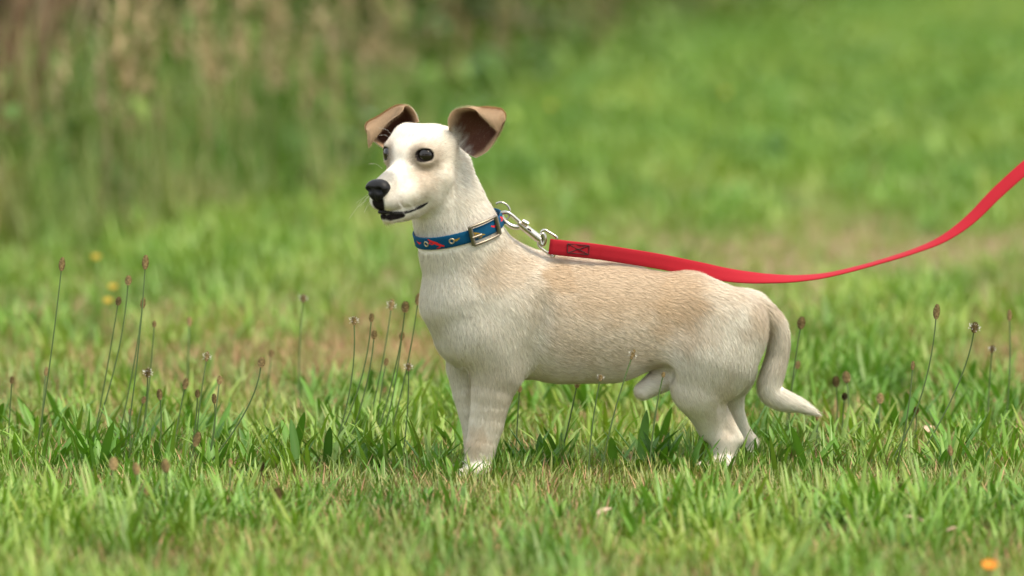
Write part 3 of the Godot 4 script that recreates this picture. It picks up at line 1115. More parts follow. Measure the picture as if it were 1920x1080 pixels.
func build_collar() -> void:
	var c := PackedVector3Array()
	var ac := PackedVector3Array()
	var nn := PackedVector3Array()
	var count := 96
	var rad := PackedFloat32Array()
	for i in count:
		var a := TAU * i / count
		var lo := (collar_point(a, -0.008, 0.0) - collar_c + collar_n * 0.008).length()
		var hi := (collar_point(a, 0.008, 0.0) - collar_c - collar_n * 0.008).length()
		rad.append(maxf(lo, hi) - 0.0005)
	for pass_ in 3:
		var soft := rad.duplicate()
		for i in count:
			soft[i] = (rad[(i + count - 1) % count] + rad[i] * 2.0 + rad[(i + 1) % count]) / 4.0
		rad = soft
	for i in count + 1:
		var a := TAU * i / count
		var d := collar_x * cos(a) + collar_z * sin(a)
		c.append(collar_c + d * (rad[i % count] + 0.0030))
		ac.append(collar_n)
		nn.append(d)
	var base := collar_c
	var collar := thing("dog_collar", base, "blue webbing collar with red figures and a silver buckle on the dog's neck", "collar")
	var m := mat(Color(1, 1, 1), 0.75)
	m.albedo_texture = collar_print()
	m.metallic_specular = 0.3
	piece("band", ribbon(shifted(c, -base), ac, nn, 0.0096, 0.0013, true, 3.1), m, collar)
	# angles of the front points under given photo columns
	var find := func(u: float) -> float:
		var best := 0.0
		var err := 1e9
		for i in 400:
			var a := PI * i / 400.0
			var d := collar_x * cos(a) + collar_z * sin(a)
			var k := a / TAU * count
			var q := collar_c + d * lerpf(rad[int(k) % count], rad[(int(k) + 1) % count], k - int(k))
			if absf(screen_u(q) - u) < err:
				err = absf(screen_u(q) - u)
				best = a
		return best
	var on := func(a: float, up: float, out: float) -> Vector3:
		var k := a / TAU * count
		return collar_c + (collar_x * cos(a) + collar_z * sin(a)) * (lerpf(rad[int(k) % count], rad[(int(k) + 1) % count], k - int(k)) + 0.0043 + out) + collar_n * up - base
	# buckle frame: a bowed rectangle
	var a0: float = find.call(882.0)
	var a1: float = find.call(926.0)
	var frame := PackedVector3Array()
	for i in 9:
		frame.append(on.call(lerpf(a0, a1, i / 8.0), 0.0142, 0.0022))
	for i in 9:
		frame.append(on.call(a1, lerpf(0.0138, -0.0138, i / 8.0), 0.0018))
	for i in 9:
		frame.append(on.call(lerpf(a1, a0, i / 8.0), -0.0142, 0.0022))
	for i in 9:
		frame.append(on.call(a0, lerpf(-0.0138, 0.0138, i / 8.0), 0.0018))
	var buckle := piece("buckle", tube(frame, PackedFloat32Array([0.0022]), 8, true), M.nickel, collar)
	for a in [a0, a1]:
		var bar := PackedVector3Array()
		for i in 7:
			bar.append(on.call(a, lerpf(-0.0139, 0.0139, i / 6.0), 0.0020))
		var flat := tube(bar, PackedFloat32Array([0.0036]), 8)
		piece("buckle_bar", flat, M.nickel, buckle)
	var pin := PackedVector3Array()
	for i in 6:
		pin.append(on.call(lerpf(a0 + 0.01, lerpf(a0, a1, 0.30), i / 5.0), -0.002, 0.0048 - 0.0002 * i))
	piece("prong", tube(pin, PackedFloat32Array([0.0022]), 8), M.nickel, buckle)
	for u in [802.0, 847.0]:
		var a: float = find.call(u)
		var d := collar_x * cos(a) + collar_z * sin(a)
		var t := d.cross(collar_n)
		var pts := PackedVector3Array()
		for i in 20:
			pts.append((on.call(a, 0.0, -0.0003) as Vector3) + (t * cos(TAU * i / 20) + collar_n * sin(TAU * i / 20)) * 0.0035)
		var ring := piece("eyelet", tube(pts, PackedFloat32Array([0.0012]), 8, true), M.brass, collar)
		var disc := CylinderMesh.new()
		disc.top_radius = 0.0031
		disc.bottom_radius = 0.0031
		disc.height = 0.001
		disc.radial_segments = 20
		var hole := piece("eyelet_hole", disc, M.dark, ring, (on.call(a, 0.0, -0.0010) as Vector3))
		hole.basis = Basis(t, d, collar_n)
	# D-ring at the back of the neck
	var dring := PackedVector3Array()
	for q in [[930, 382], [936, 379.5], [943, 380], [950, 384], [955, 391], [956, 399], [954, 407], [948, 413], [941, 416], [936, 414]]:
		dring.append(at(q[0], q[1], 0.034) - base)
	piece("ring", tube(smooth_path(Array(dring), 4), PackedFloat32Array([0.0014]), 8), M.steel, collar)

func bar_between(a: Vector3, b: Vector3, ra: float, rb: float) -> ArrayMesh:
	var pts := PackedVector3Array()
	var r := PackedFloat32Array()
	for i in 9:
		var t := i / 8.0
		pts.append(a.lerp(b, t))
		var round := 1.0 if i > 0 and i < 8 else 0.72
		r.append(lerpf(ra, rb, t) * round)
	return tube(pts, r, 14)

func build_leash() -> void:
	var z := 0.034
	var base := at(1030, 465, z)
	var leash := thing("leash", base, "red webbing leash clipped to the dog's blue collar with a silver snap hook", "leash")
	# strap
	var keys := [[1041, 463, z], [1075, 467, 0.028], [1117, 471.5, 0.018], [1180, 481, 0.0], [1240, 491, -0.03], [1310, 505, -0.07], [1375, 517, -0.12], [1440, 522, -0.17], [1500, 521.5, -0.22], [1560, 514, -0.26], [1640, 494, -0.30], [1720, 469, -0.34], [1772, 446, -0.36], [1820, 411, -0.38], [1870, 361, -0.40], [1925, 312, -0.42], [2000, 250, -0.46], [2100, 170, -0.52], [2230, 40, -0.6]]
	var roll := [0, 0, 0, 4, 8, 18, 36, 60, 74, 82, 85, 80, 68, 52, 40, 34, 30, 20, 0]   # degrees that the strap lies over from upright
	var pk := []
	for k in keys:
		pk.append(at(k[0], k[1], k[2]) - base)
	var path := smooth_path(pk, 10)
	var across := PackedVector3Array()
	var normal := PackedVector3Array()
	for i in path.size():
		var fi := i / 10.0
		var a := deg_to_rad(lerpf(roll[mini(int(fi), roll.size() - 1)], roll[mini(int(fi) + 1, roll.size() - 1)], fi - int(fi)))
		var t := (path[mini(i + 1, path.size() - 1)] - path[maxi(i - 1, 0)]).normalized()
		var side := Vector3(0, 0, 1) - t * t.z
		side = side.normalized()
		var up := side.cross(t)
		if up.y < 0.0:
			up = -up
		across.append((up * cos(a) - side * sin(a)).normalized())
		normal.append((side * cos(a) + up * sin(a)).normalized())
	piece("strap", ribbon(path, across, normal, 0.0116, 0.0014, false, 20.0), M.leash, leash)
	# the end folded round the swivel and stitched back on itself
	var fold := PackedVector3Array()
	var fa := PackedVector3Array()
	var fnn := PackedVector3Array()
	var up0 := across[0]
	var nz := normal[0]
	for i in 12:
		var a := PI * i / 11.0
		fold.append(path[0] + Vector3(-0.0035, 0.0005, 0) * 1.0 - (path[3] - path[0]).normalized() * 0.0048 * sin(a) + nz * (-0.0030 * cos(a) + 0.003))
		fa.append(up0)
		fnn.append((-nz * cos(a) - (path[3] - path[0]).normalized() * sin(a)) * -1.0 * -1.0)
	for i in range(2, 22):
		fold.append(path[i] + normal[i] * (0.0060 if i < 8 else lerpf(0.0060, 0.0031, clampf((i - 8) / 5.0, 0, 1))))
		fa.append(across[i])
		fnn.append(normal[i])
	piece("folded_end", ribbon(fold, fa, fnn, 0.0115, 0.0014, false, 20.0), M.leash, leash)
	# box stitch with a cross
	var surface := func(u: float, v: float) -> Vector3:
		var best := 0
		var p := at(u, v, 0.03) - base
		for i in range(2, 22):
			if absf(path[i].x - p.x) < absf(path[best].x - p.x):
				best = i
		return Vector3(p.x, p.y, path[best].z + 0.0056 + (0.003 if best < 9 else lerpf(0.003, 0.0, clampf((best - 8) / 5.0, 0, 1))))
	var corners := [[1064, 456], [1105, 461], [1104, 478], [1064, 473]]
	for e in [[0, 1], [1, 2], [2, 3], [3, 0], [0, 2], [1, 3]]:
		var a: Array = corners[e[0]]
		var b: Array = corners[e[1]]
		var pts := PackedVector3Array()
		for i in 13:
			pts.append(surface.call(lerpf(a[0], b[0], i / 12.0), lerpf(a[1], b[1], i / 12.0)) + Vector3(0, 0, 0.0002 * (1 if i % 2 else -1)))
		piece("stitch", tube(pts, PackedFloat32Array([0.00055]), 5), M.thread, leash)
	# snap hook
	var clip := Node3D.new()
	clip.name = "snap_hook"
	leash.add_child(clip)
	var q := func(u: float, v: float, dz: float) -> Vector3:
		return at(u, v, z + dz) - base
	var hook := PackedVector3Array()
	for k in [[977, 424, .0], [968, 426, .001], [957, 423, .001], [948, 416, .0], [942, 408, -.001], [940, 402, -.001], [944, 398.5, .0], [952, 399, .001], [960, 404, .001], [967, 410, .001], [976, 418, .001]]:
		hook.append(q.call(k[0], k[1], k[2]))
	var hr := PackedFloat32Array()
	var hp := smooth_path(Array(hook), 5)
	for i in hp.size():
		hr.append(lerpf(0.0046, 0.0030, clampf(i / 22.0, 0, 1)))
	piece("hook", tube(hp, hr, 10), M.steel, clip)
	piece("barrel", bar_between(q.call(972, 418, 0.001), q.call(1013, 450, 0.001), 0.0056, 0.0066), M.steel, clip)
	piece("slot", bar_between(q.call(989, 428, 0.0062), q.call(996, 433, 0.0062), 0.0012, 0.0012), M.dark, clip)
	piece("thumb_knob", bar_between(q.call(979, 415, 0.006), q.call(990, 421, 0.006), 0.0042, 0.0046), M.steel, clip)
	var swivel := PackedVector3Array()
	for i in 16:
		var a := TAU * i / 16
		swivel.append((q.call(1017, 449, 0.001) as Vector3) + Vector3(cos(a) * 0.0035, sin(a) * 0.0082, 0.0))
	piece("swivel", tube(swivel, PackedFloat32Array([0.0034]), 8, true), M.steel, clip)
	var loop := PackedVector3Array()
	for k in [[1014, 441], [1016, 434], [1022, 431.5], [1030, 436], [1040, 442], [1044, 446], [1043, 455], [1041, 467], [1039, 479], [1036, 481], [1026, 474], [1013, 464], [1009, 458], [1011, 450]]:
		loop.append(q.call(k[0], k[1], 0.0015))
	piece("swivel_loop", tube(smooth_path(Array(loop), 3), PackedFloat32Array([0.0021]), 8), M.steel, clip)

func collar_frame() -> void:
	collar_c = at(856, 428, 0.028)
	var right := (at(937, 404, 0.022) - at(775, 447, 0.034)).normalized()
	var front := (Vector3(0.02, -0.20, 1.0)).normalized()
	collar_n = front.cross(right).normalized()
	if collar_n.y < 0.0:
		collar_n = -collar_n
	collar_x = (right - collar_n * right.dot(collar_n)).normalized()
	collar_z = collar_x.cross(collar_n)
	if collar_z.z < 0.0:
		collar_z = -collar_z

# ---------------------------------------------------------------- ground, grass, plants, background
func height(x: float, z: float) -> float:
	return 0.0

func build_ground() -> void:
	var o := MeshInstance3D.new()
	o.name = "ground"
	var pm := PlaneMesh.new()
	pm.size = Vector2(160, 200)
	pm.subdivide_width = 8
	pm.subdivide_depth = 8
	o.mesh = pm
	o.material_override = M.soil
	o.position = Vector3(0, 0, -60)
	o.set_meta("kind", "structure")
	o.set_meta("label", "brown soil and thatch under the lawn")
	add_child(o)

func blade(v: PackedVector3Array, n: PackedVector3Array, c: PackedColorArray, idx: PackedInt32Array, root: Vector3, turn: float, lean: float, len: float, wide: float, bend: float, col: Color, segs := 4, blunt := 0.0) -> void:
	# one leaf blade: a tapering, folded, bending strip
	var dir := Vector3(cos(turn), 0, sin(turn))
	var side := Vector3(-sin(turn), 0, cos(turn))
	var p := root
	var a := lean
	var o := v.size()
	for s in segs + 1:
		var t := float(s) / segs
		var along := dir * sin(a) + Vector3.UP * cos(a)
		var face := dir * -cos(a) + Vector3.UP * sin(a)
		var w := wide * 0.5 * (0.75 + 0.5 * t - 1.05 * t * t) if blunt == 0.0 else wide * 0.5 * maxf(0.16, pow(sin(PI * clampf(t * 0.88 + 0.06, 0.0, 1.0)), 0.7))
		if s == segs:
			w = wide * 0.04
		v.append(p - side * w)
		v.append(p + face * -w * 0.45)
		v.append(p + side * w)
		n.append((face - side * 0.4).normalized())
		n.append(face)
		n.append((face + side * 0.4).normalized())
		c.append(col)
		c.append(col)
		c.append(col)
		p += along * len / segs
		a += bend / segs
	for s in segs:
		var b := o + s * 3
		for e in 2:
			var q := b + e
			var fn := (v[q + 3] - v[q]).cross(v[q + 1] - v[q])
			if fn.dot(n[q]) >= 0.0:
				idx.append_array([q, q + 1, q + 3, q + 1, q + 4, q + 3])
			else:
				idx.append_array([q, q + 3, q + 1, q + 1, q + 3, q + 4])

func tuft(count: int, spread: float, len0: float, len1: float, w0: float, w1: float, lean: float, bend: float, dead: float, segs := 4) -> ArrayMesh:
	var v := PackedVector3Array()
	var n := PackedVector3Array()
	var c := PackedColorArray()
	var idx := PackedInt32Array()
	for i in count:
		var r := sqrt(rng.randf()) * spread
		var a := rng.randf() * TAU
		var col := Color(1, 1, 1) * rng.randf_range(0.72, 1.22)
		col.r *= rng.randf_range(0.8, 1.3)
		if rng.randf() < dead:
			col = Color(3.0, 1.35, 4.5) * rng.randf_range(0.7, 1.2)
		blade(v, n, c, idx, Vector3(cos(a) * r, -0.003, sin(a) * r), a + rng.randfn(0, 0.9), absf(rng.randfn(0, lean)), rng.randf_range(len0, len1), rng.randf_range(w0, w1), rng.randf_range(0.0, bend), col, segs)
	return arrays_mesh(v, n, c, idx)

func scatter(called: String, meshes: Array, mats: Material, places: Array, colors: PackedColorArray, parent: Node3D) -> void:
	for k in meshes.size():
		var mine := []
		var cs := PackedColorArray()
		for i in range(k, places.size(), meshes.size()):
			mine.append(places[i])
			cs.append(colors[i])
		if mine.is_empty():
			continue
		var mm := MultiMesh.new()
		mm.transform_format = MultiMesh.TRANSFORM_3D
		mm.use_colors = true
		mm.mesh = meshes[k]
		mm.instance_count = mine.size()
		for i in mine.size():
			mm.set_instance_transform(i, mine[i])
			mm.set_instance_color(i, cs[i])
		var o := MultiMeshInstance3D.new()
		o.name = called
		o.multimesh = mm
		o.material_override = mats
		parent.add_child(o, true)

func stuff(called: String, label: String, category: String) -> Node3D:
	var o := Node3D.new()
	o.name = numbered(called)
	add_child(o)
	tag(o, label, category, "", "stuff")
	return o

func standing(x: float, z: float, scale: float, tall := 1.0) -> Transform3D:
	var b := Basis(Vector3.UP, rng.randf() * TAU) * Basis(Vector3(1, 0, 0), rng.randfn(0, 0.10))
	return Transform3D(b * Basis.from_scale(Vector3(scale, scale * tall, scale)), Vector3(x, 0, z))

func lush(x: float, z: float) -> float:
	# 0 dry and short, 1 lush: patches of the lawn
	var f := 0.5 + 0.62 * noise.get_noise_2d(x * 1.15 + 7.0, z * 0.55) + 0.38 * noise.get_noise_2d(x * 3.6, z * 2.2 + 30.0)
	# a worn strip behind the dog and a dry band farther out on the lawn
	f -= 0.85 * exp(-pow((z + 1.65) / 0.30, 2.0)) * (0.15 + 0.85 * exp(-pow((x + 0.24) / 0.34, 2.0)))
	f -= 0.55 * exp(-pow((z + 3.9) / 0.8, 2.0)) * smoothstep(-0.3, 0.6, x)
	f -= 0.55 * exp(-pow((z - 0.19) / 0.13, 2.0))
	f += 0.35 * smoothstep(-5.0, -8.0, z)
	return clampf(f, 0.0, 1.0)

const GREEN_A := Color(0.165, 0.330, 0.036)
const GREEN_B := Color(0.335, 0.450, 0.080)
const GREEN_C := Color(0.100, 0.235, 0.040)
const STRAW := Color(0.50, 0.37, 0.20)

func in_weeds(x: float, z: float) -> float:
	# metres behind the edge of the overgrown margin (negative: lawn)
	var e := [Vector2(-4.5, -3.0), Vector2(-1.15, -4.3), Vector2(-0.74, -5.6), Vector2(-0.28, -9.3), Vector2(0.70, -14.5), Vector2(1.9, -20.0), Vector2(6.0, -30.0)]
	var p := Vector2(x, z)
	var best := 1e9
	var sign_ := 1.0
	for i in e.size() - 1:
		var a: Vector2 = e[i]
		var b: Vector2 = e[i + 1]
		var q := Geometry2D.get_closest_point_to_segment(p, a, b)
		if q.distance_to(p) < best:
			best = q.distance_to(p)
			sign_ = 1.0 if (b - a).cross(p - a) < 0.0 else -1.0
	return best * sign_

func near_foot(x: float, z: float) -> bool:
	for f in [Vector2(-0.052, 0.072), Vector2(-0.052, -0.006), Vector2(0.312, -0.022), Vector2(0.346, -0.112)]:
		if Vector2(x, z).distance_to(f) < 0.013:
			return true
	return false

func build_lawn() -> void:
	var short := []
	for i in 5:
		short.append(tuft(10, 0.020, 0.020, 0.050, 0.0020, 0.0044, 0.50, 1.0, 0.24))
	var tall := []
	for i in 5:
		tall.append(tuft(6, 0.022, 0.050, 0.122, 0.0050, 0.0105, 0.42, 1.15, 0.05, 6))
	for i in 5:
		tall.append(tuft(3, 0.018, 0.055, 0.135, 0.0085, 0.0150, 0.45, 1.3, 0.0, 7))
	var coarse := []
	for i in 4:
		coarse.append(tuft(9, 0.035, 0.04, 0.10, 0.004, 0.008, 0.45, 1.0, 0.08, 3))
	var sp := []
	var sc := PackedColorArray()
	var tp := []
	var tc := PackedColorArray()
	var cp := []
	var cc := PackedColorArray()
	var zones := [[-1.7, 1.75, 2300.0, 1.45], [-6.0, -1.7, 1150.0, 1.5], [-24.0, -6.0, 330.0, 1.5]]
	for zone in zones:
		var z0: float = zone[0]
		var z1: float = zone[1]
		var half: float = 0.0893 * (EYE.z - z0) * zone[3]
		var count := int((z1 - z0) * half * 2.0 * zone[2])
		for i in count:
			var z := rng.randf_range(z0, z1)
			var x := rng.randf_range(-half, half)
			if absf(x) > 0.0893 * (EYE.z - z) * zone[3] or near_foot(x, z):
				continue
			var w := in_weeds(x, z) if z < -2.5 else -1.0
			if w > 1.2:
				continue
			var l := lush(x, z)
			var g := GREEN_A.lerp(GREEN_B, clampf(rng.randf() * 0.6 + 0.12 + 0.9 * noise.get_noise_2d(x * 1.3 + 90.0, z * 0.55), 0.0, 1.2)).lerp(GREEN_C, clampf(rng.randf() * 0.4 + 0.9 * noise.get_noise_2d(x * 3.0, z * 1.5 + 60.0), 0.0, 1.0))
			g = g.lerp(STRAW, clampf(0.55 * (0.42 - l) + rng.randfn(0, 0.06), 0.0, 0.5))
			if zone[2] < 500.0:
				cp.append(standing(x, z, rng.randf_range(0.75, 1.25) * lerpf(0.7, 1.1, l)))
				cc.append(g)
			elif rng.randf() < 0.05 + 0.62 * l * (lerpf(1.0, 0.70, smoothstep(-0.1, 0.1, z)) + 0.5 * smoothstep(0.3, 0.6, z)):
				if rng.randf() < l + 0.25:
					tp.append(standing(x, z, rng.randf_range(0.60, 1.05) * lerpf(0.55, 1.10, l) * (lerpf(1.0, 0.74, smoothstep(-0.1, 0.1, z)) + 0.16 * smoothstep(0.3, 0.6, z))))
					tc.append(g)
			else:
				if rng.randf() < 0.25 + l or z > -1.0:
					sp.append(standing(x, z, rng.randf_range(0.7, 1.15)))
					sc.append(g.lerp(STRAW, 0.32 * rng.randf()))
	# the lawn goes on to both sides
	var wide := []
	for i in 3:
		wide.append(tuft(16, 0.085, 0.035, 0.085, 0.004, 0.009, 0.5, 1.0, 0.12, 3))
	var wp := []
	var wc := PackedColorArray()
	for i in 44000:
		var z := rng.randf_range(-24.0, 5.0)
		var x := rng.randf_range(-7.0, 7.0)
		if absf(x) < 0.0893 * (EYE.z - z) * 1.4 and z < 1.7:
			continue
		if z < -2.5 and in_weeds(x, z) > 1.2:
			continue
		wp.append(standing(x, z, rng.randf_range(0.75, 1.25)))
		wc.append(GREEN_A.lerp(GREEN_B, rng.randf() * 0.8).lerp(GREEN_C, rng.randf() * 0.5).lerp(STRAW, 0.4 * clampf(0.5 - lush(x, z), 0.0, 0.6)))
	# grass standing round the paws
	for f in [Vector2(-0.060, 0.080), Vector2(-0.058, 0.002), Vector2(0.304, -0.016), Vector2(0.338, -0.106)]:
		for k in 44:
			var a := rng.randf_range(-0.5, PI + 0.5)
			var r := rng.randf_range(0.024, 0.055)
			var x: float = f.x + cos(a) * r * 1.25
			var z: float = f.y + sin(a) * r
			if k % 3 == 0:
				tp.append(standing(x, z, rng.randf_range(0.48, 0.70)))
				tc.append(GREEN_A.lerp(GREEN_C, rng.randf()))
			else:
				sp.append(standing(x, z, rng.randf_range(1.05, 1.45)))
				sc.append(GREEN_A.lerp(STRAW, 0.45 * rng.randf()))
	var o := stuff("lawn_grass", "short mown green grass with straw coloured blades", "grass")
	scatter("short_blades", short, M.grass, sp, sc, o)
	scatter("long_blades", tall, M.grass, tp, tc, o)
	scatter("distant_blades", coarse, M.grass, cp, cc, o)
	scatter("outlying_blades", wide, M.grass, wp, wc, o)
	# dead clippings and thatch between the blades
	var straw := []
	for i in 3:
		straw.append(tuft(7, 0.018, 0.014, 0.046, 0.0012, 0.0028, 0.8, 0.8, 0.0, 3))
	var dp := []
	var dc := PackedColorArray()
	for i in 13000:
		var z := rng.randf_range(-2.6, 1.5)
		var x := rng.randf_range(-1.25, 1.25)
		if near_foot(x, z) or rng.randf() < lush(x, z) * 0.75:
			continue
		dp.append(standing(x, z, rng.randf_range(0.7, 1.3)))
		dc.append(Color(0.52, 0.36, 0.19).lerp(Color(0.42, 0.25, 0.15), rng.randf()) * rng.randf_range(0.6, 1.15))
	var d := stuff("dead_grass", "dry straw coloured clippings between the grass blades", "dead grass")
	scatter("straw", straw, M.dry, dp, dc, d)
	print("tufts ", sp.size(), " ", tp.size(), " ", cp.size(), " ", dp.size())

func plantain_leaf(len: float, wide: float, lean: float, bend: float, col: Color) -> ArrayMesh:
	var v := PackedVector3Array()
	var n := PackedVector3Array()
	var c := PackedColorArray()
	var idx := PackedInt32Array()
	blade(v, n, c, idx, Vector3(0, -0.004, 0), 0.0, lean, len, wide, bend, col, 8, 1.0)
	return arrays_mesh(v, n, c, idx)

func seed_head(len: float, r: float, pale: float) -> ArrayMesh:
	# an ovoid spike of many small overlapping scales
	var v := PackedVector3Array()
	var n := PackedVector3Array()
	var c := PackedColorArray()
	var idx := PackedInt32Array()
	var rows := 9
	for i in rows + 1:
		for j in 9:
			var t := float(i) / rows
			var a := TAU * (j + 0.5 * (i % 2)) / 9.0
			var rad := r * pow(sin(PI * clampf(t * 0.86 + 0.10, 0, 1)), 0.6) * 0.82
			var y := t * len
			var o := v.size()
			var out := Vector3(cos(a), 0, sin(a))
			var side := Vector3(-sin(a), 0, cos(a)) * r * 0.42
			var p := out * rad + Vector3(0, y, 0)
			var tip := out * (rad + r * 0.42) + Vector3(0, y + len * 0.17, 0)
			var col := Color(0.10, 0.066, 0.028).lerp(Color(0.36, 0.27, 0.13), rng.randf() * 0.6 + pale * 0.4) * rng.randf_range(0.7, 1.2)
			var nn := (out + Vector3(0, 0.25, 0)).normalized()
			v.append_array([p - side, p + side, tip, p + Vector3(0, -len * 0.06, 0) - out * r * 0.3])
			for q in 4:
				n.append(nn)
				c.append(col)
			for tri in [[0, 1, 2], [0, 3, 1]]:
				var fn := (v[o + tri[2]] - v[o + tri[0]]).cross(v[o + tri[1]] - v[o + tri[0]])
				if fn.dot(nn) >= 0.0:
					idx.append_array([o + tri[0], o + tri[1], o + tri[2]])
				else:
					idx.append_array([o + tri[0], o + tri[2], o + tri[1]])
	return arrays_mesh(v, n, c, idx)

func flower_stalk(q: Array, heads: Array, fringe: Mesh) -> void:
	# q: head column, head row, depth, columns from head to foot, bow in columns, size, pale flower ring, label, group
	var top := at(q[0], q[1], q[2])
	var foot := Vector3(at(q[0] + q[3], q[1], q[2]).x, 0.0, q[2] + 0.01)
	var o := thing("plantain_flower_stalk", foot, q[7], "flower stalk", q[8])
	var m := top.lerp(foot, rng.randf_range(0.38, 0.6)) + Vector3((q[4] * 1.3 + rng.randfn(0, 7.0)) * PX, 0, rng.randfn(0, 0.012))
	var path := PackedVector3Array()
	for i in 15:
		var t := i / 14.0
		var p := foot.lerp(m, t).lerp(m.lerp(top, t), t)
		path.append(p - foot)
	var r := PackedFloat32Array()
	for i in 15:
		r.append(lerpf(0.0014, 0.0011, i / 14.0))
	piece("stem", tube(path, r, 6), M.stem, o)
	var dir := (path[14] - path[12]).normalized()
	var side := dir.cross(Vector3(0.2, 0.1, 1.0)).normalized()
	var s: float = q[5]
	var b := Basis(side, dir, side.cross(dir)).scaled(Vector3.ONE * s)
	var h := piece("seed_head", heads[rng.randi() % heads.size()], M.seed, o)
	h.transform = Transform3D(b, path[14] - dir * 0.001)
	if q[6] > 0:
		var f := piece("stamens", fringe, M.whisker, o)
		f.transform = Transform3D(b, path[14] + dir * 0.004 * s)

